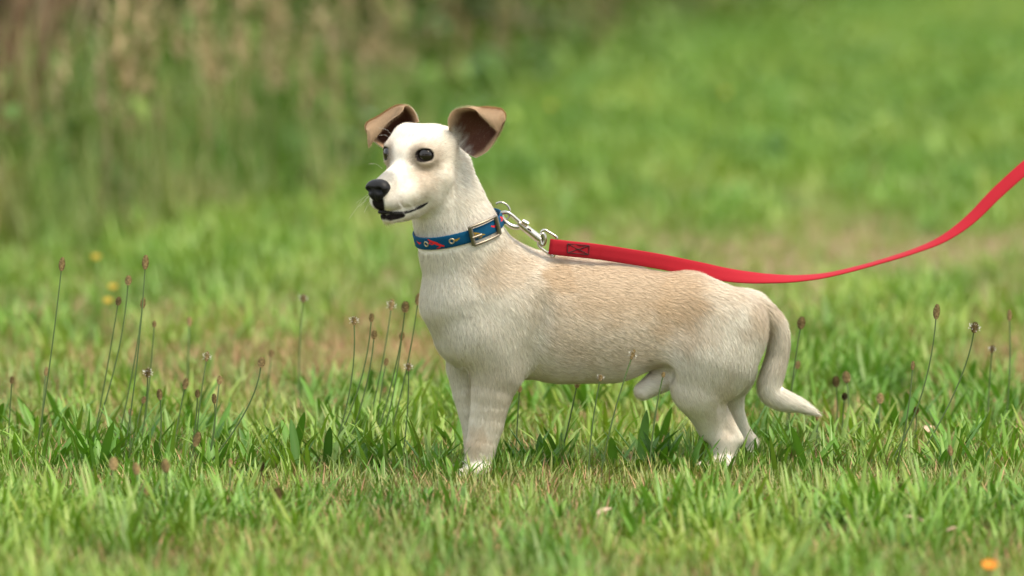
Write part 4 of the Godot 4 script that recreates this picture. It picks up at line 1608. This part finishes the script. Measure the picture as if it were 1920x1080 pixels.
func build_plants() -> void:
	var heads := []
	for i in 6:
		heads.append(seed_head(rng.randf_range(0.011, 0.017), rng.randf_range(0.0042, 0.0052), rng.randf()))
	var fs := SurfaceTool.new()
	for i in 22:
		var a := TAU * i / 22.0
		var out := Vector3(cos(a), rng.randf_range(-0.2, 0.7), sin(a)).normalized()
		var y := rng.randf_range(-0.001, 0.004)
		var p := Vector3(0, y, 0) + out * 0.004
		var e := p + out * rng.randf_range(0.002, 0.005)
		fs.append_from(tube(PackedVector3Array([p, e]), PackedFloat32Array([0.00014, 0.00014]), 4), 0, Transform3D())
		fs.append_from(tube(PackedVector3Array([e, e + out * 0.0016]), PackedFloat32Array([0.0005, 0.0004]), 5), 0, Transform3D())
	var fringe := fs.commit()
	var left := "ribwort stalks in front of the dog's chest"
	var g1 := "short ribwort flower stalks in the grass"
	var g2 := "out of focus ribwort stalks beyond the dog"
	var g3 := "ribwort heads low in the foreground grass"
	var short_l := "short ribwort stalk with a small brown seed head among the grass blades"
	var far_l := "blurred ribwort stalk with a brown head in the lawn behind"
	var near_l := "blurred brown ribwort head low in the grass in front of the dog"
	var list := [
		[115, 506, -0.10, -55, 10, 1.15, 0, "tall thin ribwort stalk with a brown seed head, standing alone past the leaning pair", ""],
		[272, 503, -0.06, -48, 14, 1.2, 0, "tallest ribwort stalk, dark green, with a large upright brown seed head", ""],
		[240, 533, -0.22, -85, 18, 1.1, 0, "pale green leaning ribwort stalk with a brown head tilted away from the dog's chest", ""],
		[221, 571, -0.24, -55, 10, 0.95, 0, "ribwort stalk with a small brown head beside the pale leaning stalk", ""],
		[267, 577, -0.26, -55, 6, 0.95, 0, "ribwort stalk with a brown head close behind the tallest stalk", ""],
		[289, 612, -0.34, -25, 4, 0.7, 0, far_l, g2],
		[22, 718, -0.22, -10, 2, 0.8, 0, far_l, g2], [86, 703, -0.34, -6, 2, 0.8, 0, far_l, g2],
		[277, 706, -0.18, -22, 4, 1.0, 1, "ribwort stalk with a pale brown head and a white tuft, below the tallest stalk", ""],
		[346, 728, -0.14, -30, 4, 1.0, 0, short_l, g1], [300, 748, -0.04, -10, 2, 0.95, 0, short_l, g1],
		[387, 676, -0.26, -22, 4, 0.9, 1, "ribwort stalk ringed with white stamens near the strongly bent stalk", ""],
		[370, 744, -0.06, -28, 4, 0.85, 0, short_l, g1], [411, 719, -0.06, -22, 4, 0.95, 0, short_l, g1], [402, 755, -0.04, -22, 4, 0.85, 0, short_l, g1],
		[489, 687, -0.04, -120, 26, 1.15, 0, "ribwort stalk bent far over towards the dog with a long brown head", ""],
		[245, 778, -0.08, -5, 2, 0.8, 0, short_l, g1], [268, 755, -0.14, -30, 2, 0.8, 0, short_l, g1],
		[568, 566, -0.75, -6, 2, 0.95, 1, "blurred ribwort stalk with a pale tipped head standing alone behind the dog's chest", ""],
		[355, 610, -0.8, -10, 2, 0.9, 0, far_l, g2], [508, 668, -0.7, -20, 2, 0.9, 0, far_l, g2],
		[664, 608, -0.18, -50, 12, 0.95, 1, "ribwort stalk ringed with white stamens in the leaning cluster before the dog's chest", ""],
		[696, 602, -0.26, -85, 16, 0.95, 0, "ribwort stalk leaning in the cluster before the dog's chest, brown head", left],
		[701, 634, -0.22, -60, 10, 0.9, 0, "ribwort stalk leaning in the cluster before the dog's chest, brown head", left],
		[733, 580, -0.34, -60, 12, 1.0, 1, "blurred ribwort stalk with a pale topped head close to the dog's chest", ""],
		[759, 584, -0.22, -70, 14, 1.25, 0, "ribwort stalk with a long dark slanting head close to the dog's chest", ""],
		[783, 570, -0.26, -66, 14, 1.05, 0, "ribwort stalk with its head almost touching the dog's chest", ""],
		[723, 684, -0.34, -16, 4, 0.85, 0, far_l, g2], [753, 636, -0.26, -50, 8, 0.85, 0, "ribwort stalk leaning in the cluster before the dog's chest, brown head", left],
		[766, 694, -0.16, -14, 6, 0.9, 1, "low ribwort stalk ringed with white stamens beside the dog's far foreleg", ""],
		[1125, 713, 0.08, -22, -8, 0.75, 1, "dark thin ribwort stalk standing upright under the dog's belly", ""],
		[1184, 672, 0.09, -60, -16, 0.85, 1, "dark ribwort stalk curving up in front of the dog's belly", ""],
		[1243, 706, 0.06, -28, -6, 0.6, 0, "dark thin ribwort stalk ending in the shade before the dog's hind leg", ""],
		[1081, 726, -0.12, -38, 6, 0.85, 0, "ribwort stalk with a brown head peeking from under the dog's belly", ""],
		[974, 734, -0.16, -8, 2, 0.8, 0, "small ribwort stalk just behind the dog's near foreleg", ""],
		[1501, 615, -0.32, -24, -4, 1.35, 0, "ribwort stalk with a long slanting brown head beside the dog's tail", ""],
		[1755, 596, -0.03, -105, 42, 1.25, 0, "ribwort stalk sweeping up in a curve to a large dark head", ""],
		[1711, 692, -0.05, -38, 8, 0.75, 0, "small ribwort stalk with a round head beside the curving stalk", ""],
		[1826, 622, -0.12, -118, 30, 1.15, 1, "long leaning ribwort stalk with white stamens round its brown head", ""],
		[1568, 724, -0.42, -4, 2, 1.2, 0, far_l, g2], [1588, 716, -0.40, -6, 2, 1.25, 0, far_l, g2], [1583, 748, -0.36, -3, 2, 0.9, 0, far_l, g2], [1650, 755, -0.34, -3, 2, 1.2, 0, far_l, g2],
		[1534, 788, -0.26, -6, 2, 1.0, 0, "ribwort stalk with its head just below the tip of the dog's tail", ""],
		[1893, 600, -0.50, -12, 4, 1.0, 0, far_l, g2], [1860, 660, -0.45, -8, 2, 0.8, 1, far_l, g2], [1494, 690, -0.5, -20, 2, 0.9, 0, far_l, g2], [1718, 775, -0.3, -5, 1, 0.8, 0, far_l, g2],
		[366, 835, 0.26, -8, 2, 1.25, 0, near_l, g3], [212, 880, 0.55, -3, 1, 1.35, 0, near_l, g3], [257, 888, 0.55, -3, 1, 1.2, 0, near_l, g3], [311, 884, 0.58, -3, 1, 1.35, 0, near_l, g3],
		[490, 882, 0.30, -4, 1, 0.9, 0, near_l, g3], [522, 936, 0.62, -4, 1, 1.3, 0, near_l, g3], [432, 875, 0.3, -3, 1, 0.8, 0, near_l, g3], [275, 930, 0.5, -3, 1, 0.9, 0, near_l, g3], [1783, 853, 0.25, -4, 1, 0.9, 0, near_l, g3], [1690, 920, 0.5, -4, 1, 0.9, 0, near_l, g3],
	]
	for q in list:
		flower_stalk(q, heads, fringe)
	# plantain rosettes: broad upright leaves
	var leaves_ := []
	for i in 10:
		var g := GREEN_C.lerp(GREEN_A, rng.randf() * 0.9) * rng.randf_range(0.75, 1.15)
		leaves_.append(plantain_leaf(rng.randf_range(0.055, 0.115), rng.randf_range(0.010, 0.016), rng.randf_range(0.15, 0.6), rng.randf_range(0.1, 0.8), Color(g.r, g.g, g.b)))
	var spots := []
	for i in 104:
		var z := rng.randf_range(-1.1, -0.03) if i < 66 else rng.randf_range(0.30, 1.15) if i < 92 else rng.randf_range(-0.05, 0.16)
		var x := rng.randf_range(-0.82, 0.82)
		spots.append([x, z, rng.randf_range(0.7, 1.1) * (1.0 if z < 0.0 else 0.7)])
	for q in [[700, -0.05], [610, -0.1], [812, -0.04], [560, -0.03], [1040, -0.06], [1150, -0.05], [1265, 0.03], [1290, 0.02], [1200, -0.03], [1235, -0.02], [1440, -0.04], [1590, -0.12], [1760, -0.02], [1830, 0.0], [1510, 0.0], [300, -0.03], [190, -0.02], [100, -0.05], [400, -0.02]]:
		spots.append([(q[0] - 960.0) * PX, q[1], rng.randf_range(0.75, 1.05)])
	for s in spots:
		if near_foot(s[0], s[1]):
			continue
		var o := thing("plantain_plant", Vector3(s[0], 0, s[1]), plantain_label(s[0], s[1]), "plant", "plantain plants in the lawn")
		var turn := rng.randf() * TAU
		var k := rng.randi_range(4, 7)
		for i in k:
			var lf := piece("leaf", leaves_[rng.randi() % leaves_.size()], M.leaf, o)
			lf.transform = Transform3D(Basis(Vector3.UP, turn + TAU * i / k + rng.randfn(0, 0.3)) * Basis.from_scale(Vector3.ONE * s[2] * rng.randf_range(0.7, 1.1)), Vector3.ZERO)
	# small yellow flowers and fallen leaves
	var petal := petal_mesh()
	for q in [[181, 485, 0.13, "yellow"], [212, 541, 0.10, "yellow"], [203, 567, 0.09, "yellow"], [1033, 200, 0.2, "yellow"], [1360, 176, 0.2, "yellow"], [1856, 1066, 0.04, "orange"]]:
		var g := Vector3()
		var d := ground_at(q[0], q[1])
		# the flower stands q[2] above the ground on the same line of sight
		g = EYE + (d - EYE) * ((EYE.y - q[2]) / EYE.y)
		var orange: bool = q[3] == "orange"
		var o := thing("orange_flower" if orange else "yellow_flower", Vector3(g.x, 0, g.z), "single orange flower low in the foreground grass" if orange else "small yellow wild flower blurred in the lawn behind the dog", "flower", "" if orange else "yellow flowers in the lawn")
		piece("stem", tube(PackedVector3Array([Vector3.ZERO, Vector3(0.004, q[2] * 0.5, 0), Vector3(0, q[2], 0)]), PackedFloat32Array([0.0010]), 6), M.stem, o)
		for i in 7:
			var pm := piece("petal", petal, M.orange if orange else M.petal, o, Vector3(0, q[2], 0))
			pm.basis = Basis(Vector3(1, 0, 0), 0.45) * Basis(Vector3.UP, TAU * i / 7.0) * Basis.from_scale(Vector3.ONE * (1.0 if orange else 0.85))
	for q in [[1735, 973, "pale peach fallen leaf lying on the foreground grass, the larger one", 1.2], [1774, 990, "small pale peach fallen leaf beside the larger one in the grass", 0.8], [1121, 958, "pale cream fallen leaf in the foreground grass before the hind legs", 1.0], [1012, 776, "pale dry leaf in the grass behind the near foreleg", 1.0], [1740, 804, "white curled leaf in the grass under the curving ribwort stalk", 1.0]]:
		var d := ground_at(q[0], q[1])
		var p := EYE + (d - EYE) * ((EYE.y - 0.035) / EYE.y)
		var lf := piece(numbered("fallen_leaf"), plantain_leaf(0.028 * q[3], 0.017 * q[3], 1.0, 0.8, Color(0.56, 0.40, 0.29)), M.dry, self, p)
		lf.rotation.y = rng.randf() * TAU
		tag(lf, q[2], "leaf")

func petal_mesh() -> ArrayMesh:
	var v := PackedVector3Array()
	var n := PackedVector3Array()
	var c := PackedColorArray()
	var idx := PackedInt32Array()
	blade(v, n, c, idx, Vector3.ZERO, 0.0, 1.1, 0.014, 0.010, -0.4, Color(1, 1, 1), 4, 1.0)
	return arrays_mesh(v, n, c, idx)

func leaf_cluster(count: int, spread: float, size: float) -> ArrayMesh:
	var v := PackedVector3Array()
	var n := PackedVector3Array()
	var c := PackedColorArray()
	var idx := PackedInt32Array()
	for i in count:
		var p := Vector3(rng.randfn(0, 1), rng.randfn(0, 1), rng.randfn(0, 1)) * spread
		var s := size * rng.randf_range(0.6, 1.3)
		blade(v, n, c, idx, p, rng.randf() * TAU, rng.randf_range(0.3, 1.9), s, s * rng.randf_range(0.4, 0.65), rng.randf_range(0.0, 0.9), Color(1, 1, 1) * rng.randf_range(0.7, 1.25), 2, 1.0)
	return arrays_mesh(v, n, c, idx)

func build_background() -> void:
	# tall grasses and dry stalks of the overgrown margin
	var dry := []
	for i in 4:
		dry.append(tuft(5, 0.07, 0.45, 0.95, 0.010, 0.026, 0.18, 0.5, 0.0, 5))
	var fine := []
	for i in 4:
		fine.append(tuft(10, 0.06, 0.22, 0.55, 0.005, 0.012, 0.26, 0.9, 0.0, 5))
	var dp := []
	var dc := PackedColorArray()
	var fp := []
	var fc := PackedColorArray()
	for i in 130000:
		var z := rng.randf_range(-27.0, -3.2)
		var x := rng.randf_range(-0.13 * (EYE.z - z) - 3.0, 0.13 * (EYE.z - z))
		var w := in_weeds(x, z)
		if w < -0.35 or w > 3.4:
			continue
		var clump := noise.get_noise_2d(x * 2.6 + 11.0, z * 1.3)
		var leftish := 1.0 - smoothstep(-1.35, -0.92, x + (-z - 5.0) * 0.055)
		var pick := rng.randf()
		if pick < (0.03 + 0.6 * leftish) * smoothstep(0.1, 0.8, w) * (0.6 + 1.2 * clump) and rng.randf() < 0.6:
			dp.append(standing(x, z, rng.randf_range(0.7, 1.15)))
			dc.append(Color(0.21, 0.125, 0.08).lerp(Color(0.50, 0.37, 0.23), clampf(rng.randf() * 0.6 + 0.12 + 0.9 * noise.get_noise_2d(x * 4.0, z * 2.0 + 5.0), 0.0, 1.0)) * rng.randf_range(0.45, 0.95))
		elif rng.randf() < 0.13 + 0.45 * clump + 0.10 * smoothstep(0.6, 0.0, w):
			fp.append(standing(x, z, rng.randf_range(0.6, 1.2) * lerpf(0.45, 1.0, smoothstep(-0.35, 0.5, w)) * (0.55 if z < -8.0 else 1.0)))
			var g := GREEN_C.lerp(GREEN_A, rng.randf()).lerp(Color(0.52, 0.41, 0.20), clampf(0.18 + 1.1 * noise.get_noise_2d(x * 3.1 + 40.0, z * 1.2) + 0.42 * leftish * smoothstep(1.6, 0.3, w) + rng.randfn(0, 0.12), 0.0, 0.95))
			fc.append(g * rng.randf_range(0.7, 1.15))
	var o := stuff("tall_weeds", "tall green and straw coloured wild grasses along the lawn's edge", "tall grass")
	scatter("grass_stems", fine, M.grass, fp, fc, o)
	var o2 := stuff("dry_stalks", "brown dry upright stalks in the overgrown margin", "dry stalks")
	scatter("stalks", dry, M.dry, dp, dc, o2)
	print("weeds ", fp.size(), " ", dp.size())
	# seed plumes of the wild grasses and broad-leaved weeds between them
	var plume := []
	for i in 3:
		plume.append(plume_mesh())
	var broad := []
	for i in 4:
		broad.append(leaf_cluster(9, 0.05, 0.085))
	var pp := []
	var pc := PackedColorArray()
	var bp := []
	var bc := PackedColorArray()
	var lp := []
	var lc := PackedColorArray()
	for i in 9000:
		var z := rng.randf_range(-27.0, -1.9)
		var x := rng.randf_range(-0.13 * (EYE.z - z), 0.13 * (EYE.z - z))
		var w := in_weeds(x, z)
		var clump := noise.get_noise_2d(x * 2.2 + 71.0, z * 1.1)
		if w > -0.3 and w < 2.6 and z < -4.3:
			if rng.randf() < (0.17 + 0.8 * clump) * (0.35 if x < -0.9 and z > -8.0 and w > 0.4 else 1.0):
				pp.append(standing(x, z, rng.randf_range(0.6, 1.1) * (0.6 if z < -8.0 else 1.0)))
				pc.append(Color(0.44, 0.33, 0.17).lerp(Color(0.54, 0.44, 0.26), rng.randf()) * rng.randf_range(0.7, 1.1))
			elif rng.randf() < 0.34 - 0.7 * clump:
				var t := standing(x, z, rng.randf_range(0.7, 1.3))
				t.origin.y = rng.randf_range(0.04, 0.38) * clampf(w + 0.5, 0.3, 1.0)
				bp.append(t)
				bc.append(Color(0.07, 0.16, 0.02).lerp(Color(0.24, 0.38, 0.07), pow(rng.randf(), 1.6)) * rng.randf_range(0.8, 1.15))
		elif w <= -0.3 and z < -6.0 and rng.randf() < 0.10:
			var t := standing(x, z, rng.randf_range(0.5, 0.9))
			t.origin.y = 0.03
			lp.append(t)
			lc.append(Color(0.08, 0.20, 0.03).lerp(Color(0.30, 0.41, 0.08), pow(rng.randf(), 1.5)))
	var o3 := stuff("grass_plumes", "pale straw seed plumes above the wild grasses", "seed plumes")
	scatter("plumes", plume, M.dry, pp, pc, o3)
	var o4 := stuff("broadleaf_weeds", "broad leaved green weeds in the overgrown margin", "weeds")
	scatter("weed_leaves", broad, M.leaf, bp, bc, o4)
	var o5 := stuff("lawn_weeds", "low broad leaved weeds dotted over the far lawn", "weeds")
	scatter("weed_leaves", broad, M.leaf, lp, lc, o5)
	# leafy shrubs behind
	var clusters := []
	for i in 4:
		clusters.append(leaf_cluster(16, 0.055, 0.055))
	var shrubs := [[-2.0, -6.9, 0.9, 0], [-1.75, -8.2, 0.9, 0], [-0.72, -9.3, 0.62, 1], [-0.45, -10.8, 0.7, 0], [-0.12, -12.0, 0.62, 2], [0.10, -13.4, 0.7, 1], [0.45, -15.0, 0.62, 2], [-1.05, -11.0, 0.9, 0], [-0.45, -13.6, 0.9, 0], [-2.3, -10.2, 1.2, 0], [-0.2, -15.8, 1.0, 1], [0.80, -16.8, 0.7, 1], [1.35, -18.8, 0.6, 2], [-2.6, -5.6, 0.9, 0], [-1.9, -15.5, 1.3, 1], [2.0, -21.8, 0.8, 1], [0.5, -20.0, 1.2, 0], [-1.2, -20.0, 1.4, 1], [-1.25, -7.4, 0.6, 0], [-1.0, -8.6, 0.6, 1]]
	var tones := [Color(0.042, 0.062, 0.018), Color(0.080, 0.150, 0.020), Color(0.190, 0.215, 0.06)]
	var labels := ["dark leafy shrub among the brown stalks at the overgrown edge", "mid green leafy shrub behind the tall wild grasses", "pale olive shrub at the far end of the overgrown edge"]
	for s in shrubs:
		var t := thing("shrub", Vector3(s[0], 0, s[1]), labels[s[3]], "shrub", ["dark shrubs behind the brown stalks", "green shrubs behind the wild grasses", "olive shrubs at the far edge"][s[3]])
		var places := []
		var cols := PackedColorArray()
		var r: float = s[2] * 0.62
		for i in 190:
			var d := Vector3(rng.randfn(0, 1), rng.randfn(0, 1), rng.randfn(0, 1)).normalized() * pow(rng.randf(), 0.45) * r
			d *= 1.0 + 0.3 * noise.get_noise_3d(d.x * 3.0 + s[0], d.y * 3.0, d.z * 3.0)
			var p := Vector3(d.x, d.y * 0.85 + r * 0.80, d.z)
			if p.y < 0.03:
				continue
			places.append(Transform3D(Basis.from_euler(Vector3(rng.randf() * TAU, rng.randf() * TAU, 0)).scaled(Vector3.ONE * rng.randf_range(0.8, 1.4)), p))
			cols.append((tones[s[3]] as Color).lerp(GREEN_B, rng.randf() * 0.3) * rng.randf_range(0.7, 1.2))
		piece("foliage", merged(clusters, places, cols), M.leaf, t)
		var st := SurfaceTool.new()
		for i in 6:
			var a := rng.randf() * TAU
			var e := Vector3(cos(a) * r * 0.5, r * 1.2, sin(a) * r * 0.5)
			st.append_from(tube(smooth_path([Vector3.ZERO, e * 0.5 + Vector3(0, 0.05, 0), e], 3), PackedFloat32Array([0.012, 0.010, 0.008, 0.007, 0.006, 0.005, 0.004]), 6), 0, Transform3D())
		piece("stem", st.commit(), M.wood, t)
	# trees behind the photographer, mirrored dark in the dog's eyes
	var big := []
	for i in 3:
		big.append(leaf_cluster(22, 0.35, 0.42))
	for k in 6:
		var tx := -22.0 + k * 9.0 + rng.randf_range(-1.5, 1.5)
		var t := thing("tree", Vector3(tx, 0, 27.0 + rng.randf_range(-2, 2)), "broad leafy tree standing in the row beyond the lawn", "tree", "row of trees beyond the lawn")
		piece("trunk", tube(smooth_path([Vector3(0, -0.1, 0), Vector3(0.1, 2.0, 0), Vector3(-0.1, 5.0, 0.1), Vector3(0.1, 8.0, 0)], 4), PackedFloat32Array([0.32, 0.28, 0.25, 0.22, 0.2, 0.18, 0.16, 0.14, 0.12, 0.1, 0.08, 0.06, 0.05]), 10), M.wood, t)
		var places := []
		var cols := PackedColorArray()
		for i in 240:
			var d := Vector3(rng.randfn(0, 1), rng.randfn(0, 1), rng.randfn(0, 1)).normalized() * pow(rng.randf(), 0.4)
			d *= 1.0 + 0.3 * noise.get_noise_3d(d.x * 2.0 + tx, d.y * 2.0, d.z * 2.0)
			places.append(Transform3D(Basis.from_euler(Vector3(rng.randf() * TAU, rng.randf() * TAU, 0)), Vector3(d.x * 4.6, 5.6 + d.y * 4.6, d.z * 3.0)))
			cols.append(Color(0.06, 0.12, 0.025) * rng.randf_range(0.6, 1.3))
		piece("crown", merged(big, places, cols), M.leaf, t)
	# a pale bare stem among the stalks
	var q := Vector3(-1.02, 0, -9.3)
	var post := thing("bare_stem", q, "pale grey bare upright stem among the brown stalks", "stem")
	piece("trunk", tube(smooth_path([Vector3(0, -0.01, 0), Vector3(0.006, 0.35, 0), Vector3(-0.004, 0.8, 0.01), Vector3(0.01, 1.3, 0)], 6), PackedFloat32Array([0.024, 0.023, 0.022, 0.021, 0.020, 0.019, 0.018, 0.017, 0.016, 0.014, 0.012]), 10), M.wood, post)
	piece("twig", tube(smooth_path([Vector3(0.002, 0.55, 0), Vector3(0.05, 0.68, 0.01), Vector3(0.08, 0.85, 0)], 4), PackedFloat32Array([0.006, 0.005, 0.004]), 6), M.wood, post)

func merged(meshes: Array, places: Array, cols: PackedColorArray) -> ArrayMesh:
	var v := PackedVector3Array()
	var n := PackedVector3Array()
	var c := PackedColorArray()
	var idx := PackedInt32Array()
	for i in places.size():
		var a: Array = (meshes[i % meshes.size()] as ArrayMesh).surface_get_arrays(0)
		var t: Transform3D = places[i]
		var o := v.size()
		v.append_array(t * (a[Mesh.ARRAY_VERTEX] as PackedVector3Array))
		n.append_array(Transform3D(t.basis.orthonormalized()) * (a[Mesh.ARRAY_NORMAL] as PackedVector3Array))
		for q: Color in a[Mesh.ARRAY_COLOR]:
			c.append(q * cols[i])
		for k: int in a[Mesh.ARRAY_INDEX]:
			idx.append(k + o)
	return arrays_mesh(v, n, c, idx)

func plantain_label(x: float, z: float) -> String:
	if z > 0.28:
		return "blurred plantain leaves in the foreground grass in front of the dog"
	if z > 0.02:
		return "small plantain with upright leaves in the short grass by the dog's paws"
	if x > -0.02 and x < 0.28 and z > -0.35:
		return "plantain with upright leaves between the dog's forelegs and hind legs"
	if x >= 0.28 and x < 0.55 and z > -0.35:
		return "plantain with upright leaves under the dog's hanging tail"
	if x >= 0.55 and z > -0.35:
		return "plantain with upright leaves round the curving ribwort stalk"
	if x <= -0.45 and z > -0.35:
		return "plantain with upright leaves among the tall thin ribwort stalks"
	if x <= -0.02 and z > -0.35:
		return "plantain with upright leaves in front of the dog's chest and forelegs"
	return "soft focus plantain leaves in the longer grass behind the dog"

func plume_mesh() -> ArrayMesh:
	var v := PackedVector3Array()
	var n := PackedVector3Array()
	var c := PackedColorArray()
	var idx := PackedInt32Array()
	for k in 3:
		var foot := Vector3(rng.randfn(0, 0.03), 0, rng.randfn(0, 0.03))
		var lean := Vector3(rng.randfn(0, 0.12), 1.0, rng.randfn(0, 0.12)).normalized()
		var tall := rng.randf_range(0.35, 0.75)
		blade(v, n, c, idx, foot, rng.randf() * TAU, 0.05, tall, 0.004, 0.1, Color(0.9, 0.9, 0.9), 3)
		for i in 16:
			var t := i / 16.0
			blade(v, n, c, idx, foot + Vector3(0, 1, 0) * (tall * (0.80 + 0.26 * t)) + lean * 0.0, rng.randf() * TAU, rng.randf_range(0.3, 0.9), 0.045 * (1.15 - t), 0.010, 0.4, Color(1, 1, 1) * rng.randf_range(0.8, 1.15), 2, 1.0)
	return arrays_mesh(v, n, c, idx)
